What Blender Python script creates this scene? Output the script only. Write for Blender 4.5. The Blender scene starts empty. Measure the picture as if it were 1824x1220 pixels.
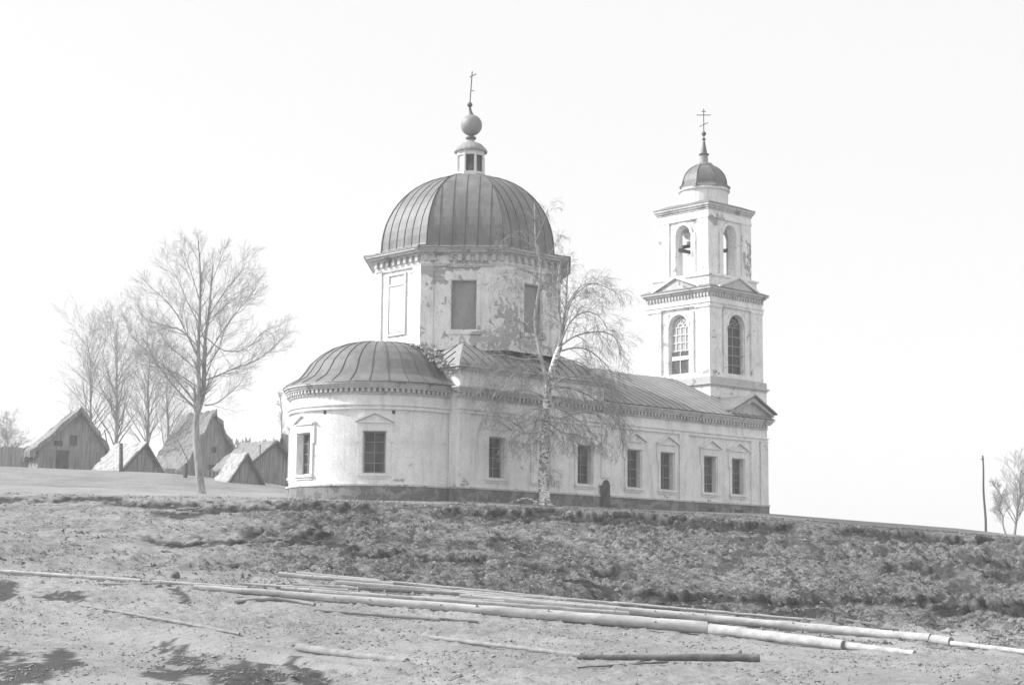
import bpy, bmesh, math, random
import numpy as np
from mathutils import Vector
R = math.radians
sc = bpy.context.scene
C = sc.collection
random.seed(7)

# ------------------------------------------------------------------ camera
FPX, CX, CY = 3155.0, 912.0, 610.0           # focal length in pixels of an 1824 x 1220 picture
PITCH, ROLL = math.atan((1048 - 610) / 3155.0), 0.009
cam = bpy.data.cameras.new('camera')
camo = bpy.data.objects.new('camera', cam)
C.objects.link(camo)
sc.camera = camo
cam.sensor_fit = 'HORIZONTAL'
cam.sensor_width = 36.0
cam.lens = 36.0 * FPX / 1824.0
cam.clip_start, cam.clip_end = 0.5, 9000
Fv = np.array([0, math.cos(PITCH), math.sin(PITCH)])
U0 = np.array([0, -math.sin(PITCH), math.cos(PITCH)])
R0 = np.array([1.0, 0, 0])
Rv = R0 * math.cos(ROLL) + U0 * math.sin(ROLL)
Uv = -R0 * math.sin(ROLL) + U0 * math.cos(ROLL)
from mathutils import Matrix
m = Matrix.Identity(4)
for i in range(3):
    m[i][0] = Rv[i]; m[i][1] = Uv[i]; m[i][2] = -Fv[i]
camo.matrix_world = m

# ------------------------------------------------------------------ sky and sun
SUN_EL = R(36)
SUN_DIR = np.array([-0.995, 0.06, 0.0]); SUN_DIR /= np.linalg.norm(SUN_DIR)
sund = Vector((SUN_DIR[0] * math.cos(SUN_EL), SUN_DIR[1] * math.cos(SUN_EL), math.sin(SUN_EL)))
w = bpy.data.worlds.new('World'); sc.world = w; w.use_nodes = True
nt = w.node_tree
bgn = nt.nodes['Background']
sky = nt.nodes.new('ShaderNodeTexSky'); sky.sky_type = 'NISHITA'; sky.sun_disc = False
sky.sun_elevation = SUN_EL
sky.sun_rotation = math.atan2(sund.x, sund.y)
sky.air_density = 1.0; sky.dust_density = 2.0; sky.ozone_density = 1.0
bw = nt.nodes.new('ShaderNodeRGBToBW')
nt.links.new(sky.outputs[0], bw.inputs[0])
veil = nt.nodes.new('ShaderNodeMix'); veil.data_type = 'RGBA'      # thin even high cloud over the clear sky
veil.inputs[0].default_value = 0.85; veil.inputs[7].default_value = (3.15, 3.15, 3.15, 1)
nt.links.new(bw.outputs[0], veil.inputs[6]); nt.links.new(veil.outputs[2], bgn.inputs[0])
bgn.inputs[1].default_value = 0.15
sl = bpy.data.lights.new('sun', 'SUN'); sl.energy = 2.7; sl.angle = R(0.6); sl.color = (1, 1, 1)
so = bpy.data.objects.new('sun', sl); C.objects.link(so)
so.rotation_euler = sund.to_track_quat('Z', 'Y').to_euler()
sc.view_settings.view_transform = 'Standard'; sc.view_settings.look = 'None'
sc.view_settings.exposure = 1.05; sc.view_settings.gamma = 1.0
sc.cycles.max_bounces = 6; sc.cycles.diffuse_bounces = 3; sc.cycles.volume_bounces = 1
sc.cycles.transparent_max_bounces = 6

# ------------------------------------------------------------------ materials (a black and white place)
def newmat(name):
    M = bpy.data.materials.new(name); M.use_nodes = True
    return M, M.node_tree, M.node_tree.nodes['Principled BSDF']
def N(t, typ, **k):
    n = t.nodes.new(typ)
    for a, b in k.items(): setattr(n, a, b)
    return n
def noise(t, vec, scale, detail=6, rough=0.6, dist=0.0):
    n = N(t, 'ShaderNodeTexNoise'); n.inputs['Scale'].default_value = scale
    n.inputs['Detail'].default_value = detail; n.inputs['Roughness'].default_value = rough
    n.inputs['Distortion'].default_value = dist
    t.links.new(vec, n.inputs['Vector']); return n.outputs[0]
def ramp(t, fac, stops):
    r = N(t, 'ShaderNodeValToRGB'); e = r.color_ramp.elements
    while len(e) < len(stops): e.new(0.5)
    for q, (p, v) in zip(e, stops): q.position = p; q.color = (v, v, v, 1)
    t.links.new(fac, r.inputs[0]); return r.outputs[0]
def mix(t, a, b, fac, mode='MIX'):
    n = N(t, 'ShaderNodeMix', data_type='RGBA', blend_type=mode)
    for i, v in ((0, fac), (6, a), (7, b)):
        if isinstance(v, (int, float)):
            n.inputs[i].default_value = v if i == 0 else (v, v, v, 1)
        else: t.links.new(v, n.inputs[i])
    return n.outputs[2]
def scaled(t, vec, s):
    n = N(t, 'ShaderNodeMapping'); n.inputs['Scale'].default_value = s
    t.links.new(vec, n.inputs[0]); return n.outputs[0]
def bump(t, bsdf, h, strength, dist=0.05):
    b = N(t, 'ShaderNodeBump'); b.inputs['Strength'].default_value = strength
    b.inputs['Distance'].default_value = dist
    t.links.new(h, b.inputs['Height']); t.links.new(b.outputs[0], bsdf.inputs['Normal'])
def objvec(t):
    return N(t, 'ShaderNodeTexCoord').outputs['Object']

def plaster(name, base, worn, amount, brick=0.26, patches=()):
    """limewashed masonry: blotches, rain streaks and places where the bare brick shows"""
    M, t, b = newmat(name); v = objvec(t)
    n1 = noise(t, v, 0.9, 8, 0.65)
    n2 = noise(t, scaled(t, v, (1.6, 1.6, 0.28)), 1.5, 7, 0.7)
    n3 = noise(t, v, 9.0, 5, 0.7)
    c = mix(t, base, base * 0.80, ramp(t, n1, [(0.42, 0), (0.66, 1)]))
    c = mix(t, c, base * 0.58, ramp(t, n2, [(0.50, 0), (0.68, 0.8)]))
    c = mix(t, c, base * 0.72, ramp(t, n3, [(0.45, 0), (0.66, 0.8)]))
    n4 = noise(t, v, 26.0, 3, 0.8); c = mix(t, c, base * 0.60, ramp(t, n4, [(0.52, 0), (0.68, 0.75)]))
    br = N(t, 'ShaderNodeTexBrick'); br.inputs['Scale'].default_value = 1.0
    br.inputs['Brick Width'].default_value = 0.30; br.inputs['Row Height'].default_value = 0.09
    br.inputs['Mortar Size'].default_value = 0.012
    for i, cc in ((1, brick * 0.8), (2, brick * 1.25), (3, brick * 1.5)):
        br.inputs[i].default_value = (cc, cc, cc, 1)
    geo = N(t, 'ShaderNodeSeparateXYZ'); t.links.new(v, geo.inputs[0])
    add = N(t, 'ShaderNodeMath', operation='ADD'); t.links.new(geo.outputs[0], add.inputs[0]); t.links.new(geo.outputs[1], add.inputs[1])
    cmb = N(t, 'ShaderNodeCombineXYZ'); t.links.new(add.outputs[0], cmb.inputs[0]); t.links.new(geo.outputs[2], cmb.inputs[1])
    t.links.new(cmb.outputs[0], br.inputs['Vector'])
    nw = noise(t, v, worn, 9, 0.62, 0.6)
    for (px_, py_, pz_, pr, sz) in patches:      # places where the render has fallen off the brick
        mp = N(t, 'ShaderNodeMapping'); mp.inputs['Location'].default_value = (-px_ / pr, -py_ / pr, -pz_ / (pr * sz)); mp.inputs['Scale'].default_value = (1 / pr, 1 / pr, 1 / (pr * sz))
        t.links.new(v, mp.inputs[0]); ln = N(t, 'ShaderNodeVectorMath', operation='LENGTH'); t.links.new(mp.outputs[0], ln.inputs[0])
        f_ = N(t, 'ShaderNodeMath', operation='MULTIPLY_ADD'); t.links.new(ln.outputs['Value'], f_.inputs[0]); f_.inputs[1].default_value = -0.22; f_.inputs[2].default_value = 0.22
        cl = N(t, 'ShaderNodeMath', operation='MAXIMUM'); t.links.new(f_.outputs[0], cl.inputs[0]); cl.inputs[1].default_value = -0.0
        ad = N(t, 'ShaderNodeMath', operation='ADD'); t.links.new(nw, ad.inputs[0]); t.links.new(cl.outputs[0], ad.inputs[1]); nw = ad.outputs[0]
    wf = ramp(t, nw, [(amount, 0), (amount + 0.03, 1)])
    c = mix(t, c, br.outputs[0], wf)
    t.links.new(c, b.inputs['Base Color'])
    b.inputs['Roughness'].default_value = 0.9; b.inputs['Specular IOR Level'].default_value = 0.2
    hh = mix(t, n3, 0.0, wf)
    bump(t, b, hh, 0.5, 0.05)
    return M
def simple(name, a, bb, scale=3, rough=0.8, stretch=(1, 1, 1), bmp=0.3, spec=0.3, metal=0.0, detail=7, lo=0.35, hi=0.65):
    M, t, b = newmat(name); v = scaled(t, objvec(t), stretch)
    n1 = noise(t, v, scale, detail, 0.65); n2 = noise(t, v, scale * 7, 4, 0.7)
    c = mix(t, a, bb, ramp(t, n1, [(lo, 0), (hi, 1)]))
    c = mix(t, c, (a + bb) * 0.33, ramp(t, n2, [(0.5, 0), (0.75, 0.6)]))
    t.links.new(c, b.inputs['Base Color']); b.inputs['Roughness'].default_value = rough
    b.inputs['Specular IOR Level'].default_value = spec; b.inputs['Metallic'].default_value = metal
    bump(t, b, n2, bmp, 0.03)
    return M
LP = lambda u, n, z, r, sz: (u, -n, z - 5.05, r, sz)
M_wall = plaster('limewashed_wall', 0.90, 1.8, 0.665, 0.36, patches=[LP(-5.6, 6.0, 5.9, 1.3, .35), LP(19.2, 6.0, 5.9, .9, .5), LP(16.1, 6.0, 5.8, .5, .5), LP(-9.4, 4.6, 6.0, .7, .3), LP(-12.3, .3, 5.9, .9, .5), LP(21.5, 6, 9.6, .9, .6), LP(11.9, 6, 5.9, .5, .4)])
M_drum = plaster('weathered_drum_wall', 0.88, 2.0, 0.60, 0.34, patches=[LP(-5.3, 2.9, 18.6, 1.5, .8), LP(-3.9, 4.3, 19.1, 1.6, .35), LP(-3.4, 4.8, 14.6, 2.6, .35), LP(-1.8, 5.8, 16, 1.5, 1.0), LP(1.5, 5.8, 18.5, 1.8, .7), LP(0, 5.8, 14.6, 3.5, .3)])
M_tower = plaster('weathered_tower_wall', 0.92, 1.8, 0.61, 0.32, patches=[LP(24.9, 2.3, 24.0, 1.0, 2.0), LP(21.0, 2.3, 26.0, 1.2, .6), LP(20.4, 2.8, 15.0, 1.3, .3), LP(23.5, 3.0, 14.3, 2.0, .25), LP(25, 2.3, 22.5, 1.0, .8)])
M_trim = plaster('limewashed_trim', 0.88, 1.2, 0.72)
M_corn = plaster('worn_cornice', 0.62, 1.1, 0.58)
M_plinth = plaster('dark_plinth', 0.30, 1.3, 0.48, 0.14)
M_roof = simple('sheet_iron_roof', 0.22, 0.13, 1.1, 0.55, stretch=(1, 1, .5), bmp=0.35, spec=0.4, detail=9)
M_roof2 = simple('bleached_sheet_roof', 0.36, 0.26, 0.9, 0.7, bmp=0.3)
M_seam = simple('roof_seams', 0.10, 0.08, 2, 0.6)
M_dark = simple('dark_window_boards', 0.03, 0.13, 2.6, 0.6, stretch=(1, 1, 0.4), spec=0.4)
M_board = simple('grey_shutter_boards', 0.24, 0.32, 1.2, 0.9, stretch=(1, 1, 0.3))
M_bar = simple('window_bars', 0.20, 0.34, 3, 0.7)
M_white = simple('white_painted_wood', 0.72, 0.62, 3, 0.7)
M_glass = simple('dusty_glass', 0.36, 0.5, 2.0, 0.35, spec=0.5)
M_iron = simple('dark_iron', 0.09, 0.13, 3, 0.5, spec=0.5)
M_ball = simple('weathered_ball_metal', 0.20, 0.30, 1.5, 0.55, spec=0.5)
M_beam = simple('old_beam', 0.10, 0.16, 3, 0.9)
M_inner = simple('dirty_inner_wall', 0.42, 0.32, 1.5, 0.95)
M_rubble = simple('crumbled_masonry', 0.42, 0.26, 3, 0.95, bmp=0.6)
M_pale = simple('old_grey_pole', 0.34, 0.22, 5.0, 0.9, stretch=(.35, 1, 1), bmp=.5)
M_log = simple('peeled_log', 0.58, 0.34, 3.5, 0.85, stretch=(0.35, 1, 1), bmp=0.5)
M_logend = simple('sawn_end', 0.30, 0.22, 6, 0.9)
M_logdark = simple('barked_and_shaded_log', 0.22, 0.12, 3, 0.95, bmp=0.8)
M_thatch = simple('old_thatch', 0.36, 0.16, 1.6, 0.95, stretch=(3, 3, 0.5), bmp=0.8)
M_timber = simple('grey_timber', 0.38, 0.18, 1.6, 0.9, stretch=(3, 3, 0.3), bmp=0.6)
M_planks = simple('sunbleached_planks', 0.55, 0.34, 1.5, 0.9, stretch=(3, 3, 0.4), bmp=0.5)
M_pole = simple('weathered_pole', 0.14, 0.10, 3, 0.9, stretch=(1, 1, 0.2))
M_twig = simple('grey_twigs', 0.44, 0.30, 1.0, 0.9)
M_bark = simple('rough_grey_bark', 0.20, 0.40, 2.5, 0.95, stretch=(1, 1, 0.4), bmp=0.8)
M_btwig = simple('birch_twigs', 0.30, 0.14, 0.8, 0.9)
M_stone = simple('chips_and_stones', 0.34, 0.18, 4, 0.95)

def birch_mat():
    M, t, b = newmat('birch_bark'); v = objvec(t)
    n1 = noise(t, scaled(t, v, (1, 1, 1.0)), 2.4, 7, 0.75)
    n2 = noise(t, scaled(t, v, (1.2, 1.2, 5)), 3.0, 5, 0.7)
    c = mix(t, 0.82, 0.08, ramp(t, n2, [(0.50, 0), (0.58, 1)]))
    c = mix(t, c, 0.12, ramp(t, n1, [(0.50, 0), (0.58, 0.85)]))
    t.links.new(c, b.inputs['Base Color']); b.inputs['Roughness'].default_value = 0.8
    bump(t, b, n1, 0.6, 0.06)
    return M
M_birch = birch_mat()

M_bbranch = simple('pale_birch_limbs', 0.50, 0.18, 2.5, 0.85)
def ground_mat():
    M, t, b = newmat('trodden_ground'); v = objvec(t)
    at = N(t, 'ShaderNodeAttribute'); at.attribute_name = 'soil_and_shade'
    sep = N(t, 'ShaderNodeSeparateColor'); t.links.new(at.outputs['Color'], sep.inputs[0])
    n1 = noise(t, scaled(t, v, (1, 0.6, 1)), 0.35, 8, 0.65)
    n2 = noise(t, v, 3.0, 8, 0.72)
    n3 = noise(t, v, 14.0, 5, 0.8)
    grass = mix(t, 0.20, 0.13, ramp(t, n1, [(0.4, 0), (0.62, 1)]))
    grass = mix(t, grass, 0.30, ramp(t, n2, [(0.5, 0), (0.60, 0.9)]))
    grass = mix(t, grass, 0.05, ramp(t, n3, [(0.52, 0), (0.60, 0.85)]))
    n5 = noise(t, scaled(t, v, (1, .6, 1)), 6.0, 4, 0.7)
    grass = mix(t, grass, 0.05, ramp(t, n5, [(0.54, 0), (0.60, 0.8)]))
    dirt = mix(t, 0.40, 0.27, ramp(t, n1, [(0.4, 0), (0.65, 1)]))
    dirt = mix(t, dirt, 0.46, ramp(t, n2, [(0.5, 0), (0.66, 0.7)]))
    dirt = mix(t, dirt, 0.12, ramp(t, n3, [(0.55, 0), (0.62, 0.75)]))
    c = mix(t, grass, dirt, sep.outputs[0])
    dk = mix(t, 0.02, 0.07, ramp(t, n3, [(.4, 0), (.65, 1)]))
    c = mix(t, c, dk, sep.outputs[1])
    t.links.new(c, b.inputs['Base Color']); b.inputs['Roughness'].default_value = 0.95
    b.inputs['Specular IOR Level'].default_value = 0.1
    h = N(t, 'ShaderNodeMath', operation='ADD'); t.links.new(n2, h.inputs[0]); t.links.new(n3, h.inputs[1])
    bump(t, b, h.outputs[0], 0.9, 0.07)
    return M
M_ground = ground_mat()

# ------------------------------------------------------------------ helpers
class MB:
    def __init__(s): s.v = []; s.f = []
    def add(s, vs, fs):
        o = len(s.v); s.v += [tuple(map(float, p)) for p in vs]; s.f += [tuple(o + i for i in f) for f in fs]
    def hexa(s, p):   # 8 points: bottom 0-3, top 4-7
        s.add(p, [(0, 3, 2, 1), (4, 5, 6, 7), (0, 1, 5, 4), (1, 2, 6, 5), (2, 3, 7, 6), (3, 0, 4, 7)])
    def box(s, x0, x1, y0, y1, z0, z1, T=None):
        p = [(x0, y0, z0), (x1, y0, z0), (x1, y1, z0), (x0, y1, z0), (x0, y0, z1), (x1, y0, z1), (x1, y1, z1), (x0, y1, z1)]
        s.hexa([T(*q) for q in p] if T else p)
    def prism(s, a, b):  # two matching rings
        n = len(a)
        s.add(list(a) + list(b), [tuple(range(n))[::-1], tuple(range(n, 2 * n))] + [(i, (i + 1) % n, n + (i + 1) % n, n + i) for i in range(n)])
    def tube(s, pts, rad, k=6, cap=True):
        pts = [np.array(p, float) for p in pts]; rings = []
        up = np.array([0.31, 0.17, 0.93])
        for i, p in enumerate(pts):
            d = pts[min(i + 1, len(pts) - 1)] - pts[max(i - 1, 0)]
            d /= (np.linalg.norm(d) + 1e-9)
            a = np.cross(d, up)
            if np.linalg.norm(a) < 0.1: a = np.cross(d, [1, 0, 0])
            a /= np.linalg.norm(a); b = np.cross(d, a)
            r = rad[i] if hasattr(rad, '__len__') else rad
            rings.append([p + r * (math.cos(2 * math.pi * j / k) * a + math.sin(2 * math.pi * j / k) * b) for j in range(k)])
        vs = [q for r_ in rings for q in r_]; fs = []
        for i in range(len(pts) - 1):
            for j in range(k):
                fs.append((i * k + j, i * k + (j + 1) % k, (i + 1) * k + (j + 1) % k, (i + 1) * k + j))
        if cap: fs.append(tuple(range(k))[::-1]); fs.append(tuple(range((len(pts) - 1) * k, len(pts) * k)))
        s.add(vs, fs)
    def rings(s, rs, close=True, caps=True):
        k = len(rs[0]); fs = []
        for i in range(len(rs) - 1):
            for j in range(k if close else k - 1):
                fs.append((i * k + j, i * k + (j + 1) % k, (i + 1) * k + (j + 1) % k, (i + 1) * k + j))
        if caps: fs.append(tuple(range(k))[::-1]); fs.append(tuple(range((len(rs) - 1) * k, len(rs) * k)))
        s.add([q for r_ in rs for q in r_], fs)
    def build(s, name, mat, parent=None, smooth=False, normals=True):
        me = bpy.data.meshes.new(name); me.from_pydata(s.v, [], s.f)
        if normals:
            bm = bmesh.new(); bm.from_mesh(me); bmesh.ops.recalc_face_normals(bm, faces=bm.faces); bm.to_mesh(me); bm.free()
        if smooth: me.polygons.foreach_set('use_smooth', [True] * len(me.polygons))
        me.materials.append(mat)
        o = bpy.data.objects.new(name, me); C.objects.link(o)
        if parent is not None: o.parent = parent
        return o
def thing(name, loc, label, cat, group=None, rz=0):
    o = bpy.data.objects.new(name, None); C.objects.link(o); o.location = loc; o.rotation_euler = (0, 0, rz)
    o.empty_display_size = 0.3
    return tag(o, label, cat, group)
def tag(o, label, cat, group=None):
    o['label'] = label; o['category'] = cat
    if group: o['group'] = group
    return o
def ray(x, y):
    v = Fv * FPX + Rv * (x - CX) - Uv * (y - CY); return v / v[1]
def at(x, y, d): return ray(x, y) * d

# vectorised value noise
def _h(ix, iy, seed):
    n = (ix.astype(np.int64) * 374761393 + iy.astype(np.int64) * 668265263 + seed * 974634777) & 0xffffffff
    n = ((n ^ (n >> 13)) * 1274126177) & 0xffffffff
    n = n ^ (n >> 16)
    return (n & 0xffff) / 65535.0
def vn(x, y, seed=0):
    ix = np.floor(x); iy = np.floor(y); fx = x - ix; fy = y - iy
    fx = fx * fx * (3 - 2 * fx); fy = fy * fy * (3 - 2 * fy)
    a = _h(ix, iy, seed); b = _h(ix + 1, iy, seed); c = _h(ix, iy + 1, seed); d = _h(ix + 1, iy + 1, seed)
    return (a + (b - a) * fx) * (1 - fy) + (c + (d - c) * fx) * fy
def fbm(x, y, seed=0, o=4):
    s = 0; a = 0.5
    for i in range(o): s = s + a * (vn(x, y, seed + i) - 0.5); x = x * 2.03; y = y * 2.03; a *= 0.5
    return s
def sstep(a, b, x):
    t = np.clip((x - a) / (b - a), 0, 1); return t * t * (3 - 2 * t)

# ------------------------------------------------------------------ the lie of the land
def yh(px): return 1048 + 0.009 * (px - 912)
KCOL = np.array([-300, 0, 300, 500, 620, 830, 1000, 1200, 1365, 1500, 1700, 1824, 2200], float)
LINES = [   # depth, screen row the ground reaches there for each column of KCOL
 (32, [1190] * 13),
 (44, [1075, 1083, 1092, 1103, 1110, 1120, 1130, 1143, 1152, 1160, 1172, 1180, 1200]),
 (52, [1018, 1025, 1040, 1054, 1063, 1080, 1094, 1112, 1124, 1135, 1145, 1150, 1165]),
 (58, [995, 1000, 1012, 1022, 1030, 1052, 1070, 1092, 1104, 1112, 1115, 1115, 1115]),
 (75, [945, 947, 955, 960, 966, 980, 992, 1010, 1024, 1035, 1043, 1045, 1050]),
 (92, [893, 894, 899, 903, 906, 913, 920, 931, 939, 948, 966, 973, 985]),
 (97, [884, 885, 889, 892, 895, 900, 907, 918, 925, 937, 953, 962, 972]),
 (104, [875, 876, 881, 886, 891, 894.5, 902, 911, 920, 932, 948, 957, 966]),
]
ZFAR = [
 (120, [6.9, 6.6, 6.3, 5.9, 5.4, 5.1, 5.1, 5.1, 5.07, 4.72, 4.22, 3.7, 3.0]),
 (170, [11.3, 11.05, 10.55, 9.7, 8.5, 7, 6, 5.2, 4.6, 4.0, 3.0, 2.4, 1.6]),
 (200, [11.8, 11.6, 11.0, 10.4, 9.5, 7.5, 6, 5, 4.2, 3.4, 2.2, 1.6, 1.0]),
 (300, [11, 11, 11, 11, 10, 7, 5, 3, 1, 0, -0.5, -0.5, -0.5]),
 (600, [-0.8] * 13), (1200, [-1.0] * 13)]
DK = np.array([-1e4, 24.0] + [l[0] for l in LINES] + [l[0] for l in ZFAR])
ZK = [np.full(13, -1.68), np.full(13, -1.68)]
for d, ys in LINES: ZK.append((yh(KCOL) - np.array(ys, float)) * d / FPX)
for d, zs in ZFAR: ZK.append(np.array(zs, float))
ZK = np.array(ZK)
def base_z(X, Y):
    X = np.asarray(X, float); Y = np.asarray(Y, float)
    s = CX + FPX * X / np.maximum(Y, 24.0) / 1.0095
    s = np.clip(s, KCOL[0], KCOL[-1])
    ci = np.clip(np.searchsorted(KCOL, s) - 1, 0, len(KCOL) - 2)
    cf = (s - KCOL[ci]) / (KCOL[ci + 1] - KCOL[ci])
    di = np.clip(np.searchsorted(DK, Y) - 1, 0, len(DK) - 2)
    def row(k):
        k = np.clip(k, 0, len(DK) - 1)
        return ZK[k, ci] * (1 - cf) + ZK[k, ci + 1] * cf
    z0, z1 = row(di), row(di + 1)
    d0, d1 = DK[di], DK[di + 1]
    t = np.clip((Y - d0) / (d1 - d0), 0, 1)
    # monotone-ish cubic through the knots
    zm, zp = row(di - 1), row(di + 2)
    dm, dp = DK[np.clip(di - 1, 0, len(DK) - 1)], DK[np.clip(di + 2, 0, len(DK) - 1)]
    s01 = (z1 - z0) / (d1 - d0)
    sm = np.where(d0 > dm, (z0 - zm) / np.maximum(d0 - dm, 1e-3), s01)
    sp = np.where(dp > d1, (zp - z1) / np.maximum(dp - d1, 1e-3), s01)
    def lim(a, b): return np.where(a * b > 0, 2 * a * b / np.where(np.abs(a + b) < 1e-9, 1e-9, a + b), 0)
    t0, t1 = lim(sm, s01), lim(s01, sp)
    h = d1 - d0
    return ((2 * t**3 - 3 * t**2 + 1) * z0 + (t**3 - 2 * t**2 + t) * h * t0 + (-2 * t**3 + 3 * t**2) * z1 + (t**3 - t**2) * h * t1)
def hit(x, y, lift=0.0, near=26, far=230):
    r = ray(x, y); d = np.arange(near, far, 0.25)
    z = r[2] * d - base_z(r[0] * d, d) - lift
    k = np.where(z < 0)[0]
    j = k[0] if len(k) else len(d) - 1
    if j > 0:
        f = z[j - 1] / (z[j - 1] - z[j] + 1e-9); dd = d[j - 1] + 0.25 * f
    else: dd = d[0]
    return r * dd
def gz(x, y): return float(base_z(np.array([x]), np.array([y]))[0])

# low broken scarps of sod: [(column, row) ...], height of the step in rows, how much of it is broken away
SCARPS = [
 ([(-50, 893), (120, 886), (260, 893), (420, 899)], 6, 0.45),
 ([(280, 908), (420, 902), (580, 896), (720, 905)], 9, 0.35),
 ([(780, 905), (1000, 910), (1200, 922), (1420, 932)], 11, 0.15),
 ([(1480, 934), (1600, 948), (1700, 957), (1850, 962)], 12, 0.25),
 ([(270, 956), (420, 962), (560, 955), (660, 968)], 9, 0.5),
 ([(440, 945), (560, 940), (620, 950)], 14, 0.5),
 ([(400, 995), (500, 998), (600, 1000)], 8, 0.45),
 ([(620, 975), (760, 985), (960, 1000), (1120, 1020)], 11, 0.5),
 ([(1000, 1030), (1180, 1050), (1400, 1060), (1560, 1058)], 12, 0.35),
 ([(1040, 1048), (1260, 1075), (1500, 1085)], 12, 0.45),
 ([(1450, 1055), (1600, 1062), (1700, 1070)], 9, 0.4),
 ([(1640, 1078), (1740, 1072), (1840, 1078)], 14, 0.2),
 ([(1700, 985), (1780, 1000), (1850, 1010)], 12, 0.35),
 ([(1560, 1000), (1680, 1012), (1840, 1030)], 8, 0.45)]

def terrain():
    def axis(core0, core1, steps, out, grow):
        a = [core0]
        while a[-1] < core1: a.append(a[-1] + steps(a[-1]))
        s = steps(core1)
        while a[-1] < out[1]: s *= grow; a.append(a[-1] + s)
        b = []; p = core0; s = steps(core0)
        while p > out[0]: s *= grow; p -= s; b.append(p)
        return np.array(b[::-1] + a)
    xs = axis(-38.0, 37.0, lambda p: 0.10, (-700, 700), 1.35)
    ys = axis(24.0, 125.0, lambda p: 0.08 if p < 55 else 0.14, (-80, 1150), 1.25)
    X, Y = np.meshgrid(xs, ys)
    Z = base_z(X, Y)
    px = CX + FPX * X / np.maximum(Y, 20.0) / 1.0095
    py = yh(px) - Z / np.maximum(Y, 20.0) * FPX
    core = (sstep(14, 24, Y)) * (1 - sstep(112, 122, Y)) * (1 - sstep(40, 60, np.abs(X)))
    dark = np.zeros_like(Z)
    drop = np.zeros_like(Z)
    jit = fbm(X * 0.45, Y * 0.25, 11, 5) * 22 + fbm(X * 2.6, Y * 1.6, 12, 4) * 8
    brk = fbm(X * 0.75, Y * 0.14, 23, 5) * 1.25 + 0.5
    for pts, h, br in SCARPS:
        br = br - .18
        c = np.array([p[0] for p in pts], float); r = np.array([p[1] for p in pts], float)
        ys_ = np.interp(px, c, r) + jit
        inside = sstep(c[0] - 15, c[0] + 25, px) * (1 - sstep(c[-1] - 25, c[-1] + 15, px))
        amt = inside * sstep(br - 0.10, br + 0.10, brk)
        t = (py - ys_)
        hm = h * Y / FPX
        drop = np.maximum(drop, amt * hm * (.55 + .8 * vn(X * .8, Y * .4, 77)) * sstep(-0.6, 1.2, t) * np.exp(-np.maximum(t - 3, 0) / (2.8 * h)))
        dark = np.maximum(dark, amt * sstep(-0.6, 0.6, t) * (1 - sstep(h * 0.7, h * 1.2, t + h * 1.2 * fbm(X * 2.2, Y * 1.2, 78, 3))) * (.85 + .15 * sstep(.35, .6, vn(X * 3.1, Y * 1.7, 79))))  # darkens the scarp faces: bare earth plus shade painted into the colour
    Z = Z - drop * core
    bank = sstep(53, 60, Y) * (1 - sstep(93, 99, Y)) * core
    nearf = (1 - sstep(50, 56, Y)) * core
    lump = fbm(X * 0.55, Y * 0.30, 41, 3)
    clod = fbm(X * 2.2, Y * 1.1, 57, 3)
    rib = fbm(X * 0.8, Y * 1.4, 71, 3)
    leftp = 1 - sstep(330, 620, px + 160 * fbm(X * 0.2, Y * 0.1, 8, 3))
    wx = X + 1.2 * fbm(X * .7, Y * .5, 140, 2); wy = Y + 2.0 * fbm(X * .6, Y * .4, 141, 2)
    Z = Z + bank * (1 - .55 * leftp) * (0.18 * lump + 0.30 * fbm(wx * 2.0 + wy * .5, wy * 1.0, 57, 3) + 0.12 * rib + 0.46 * fbm(wx * 3.9 - wy * .7, wy * 1.9 + wx * .6, 66, 3) * (.4 + 1.2 * vn(X * .35, Y * .2, 68))) + nearf * (0.09 * lump + 0.07 * clod + 0.30 * np.abs(fbm(X * 3.6, Y * 2.4, 63, 4)) * sstep(.42, .56, fbm(X * .30, Y * .2, 64, 3) + .5) + 0.05 * fbm(X * 7, Y * 5, 65, 2))
    for k_, (cc, rr_, wd_, dp_) in enumerate([([-50, 300, 700, 1000, 1300], [1092, 1120, 1170, 1215, 1250], 5, .10), ([-50, 300, 600, 900], [1112, 1143, 1190, 1235], 6, .10), ([300, 700, 1200, 1824], [1085, 1118, 1160, 1200], 4, .07), ([-50, 200, 500], [985, 992, 1003], 4, .08)]):
        tt = py - np.interp(px, cc, rr_) + 10 * fbm(X * .4, Y * .3, 130 + k_, 3)
        Z = Z + core * (Y < 62) * (px > cc[0]) * (px < cc[-1]) * dp_ * (-np.exp(-(tt / wd_) ** 2) + .6 * np.exp(-((tt - wd_ * 1.7) / wd_ / .6) ** 2) + .4 * np.exp(-((tt + wd_ * 1.7) / wd_ / .6) ** 2))
    # rougher clods high on the right of the bank and at its foot
    rough = bank * (sstep(1480, 1700, px) * (1 - sstep(1070, 1090, py)) + sstep(-26, -6, py - np.interp(px, [0, 600, 1000, 1500, 1824], [985, 1015, 1062, 1100, 1105])) * 0.6)
    Z = Z + rough * 0.9 * fbm(X * 1.2, Y * 0.7, 91, 4)
    # soil: R = bare dirt, G = dark patches, dead sod, bare scarp earth with painted shade
    dirt = 1 - sstep(-22, 4, -(py - np.interp(px, [-300, 0, 500, 900, 1200, 1500, 1824], [985, 990, 1012, 1050, 1085, 1100, 1100])) + 24 * fbm(X * 0.3, Y * 0.15, 5, 3))
    dirt = np.clip(dirt, 0, 1)
    path = (1 - sstep(5, 9, np.abs(py - np.interp(px, [0, 300, 500, 830, 1000, 1200, 1365, 1560, 1824], [872, 880, 886, 893, 898, 908, 917, 932, 951])) )) * (Y > 90)
    left = (1 - sstep(350, 640, px + 160 * fbm(X * 0.2, Y * 0.1, 8, 3))) * (Y < 115) * 0.75
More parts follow.
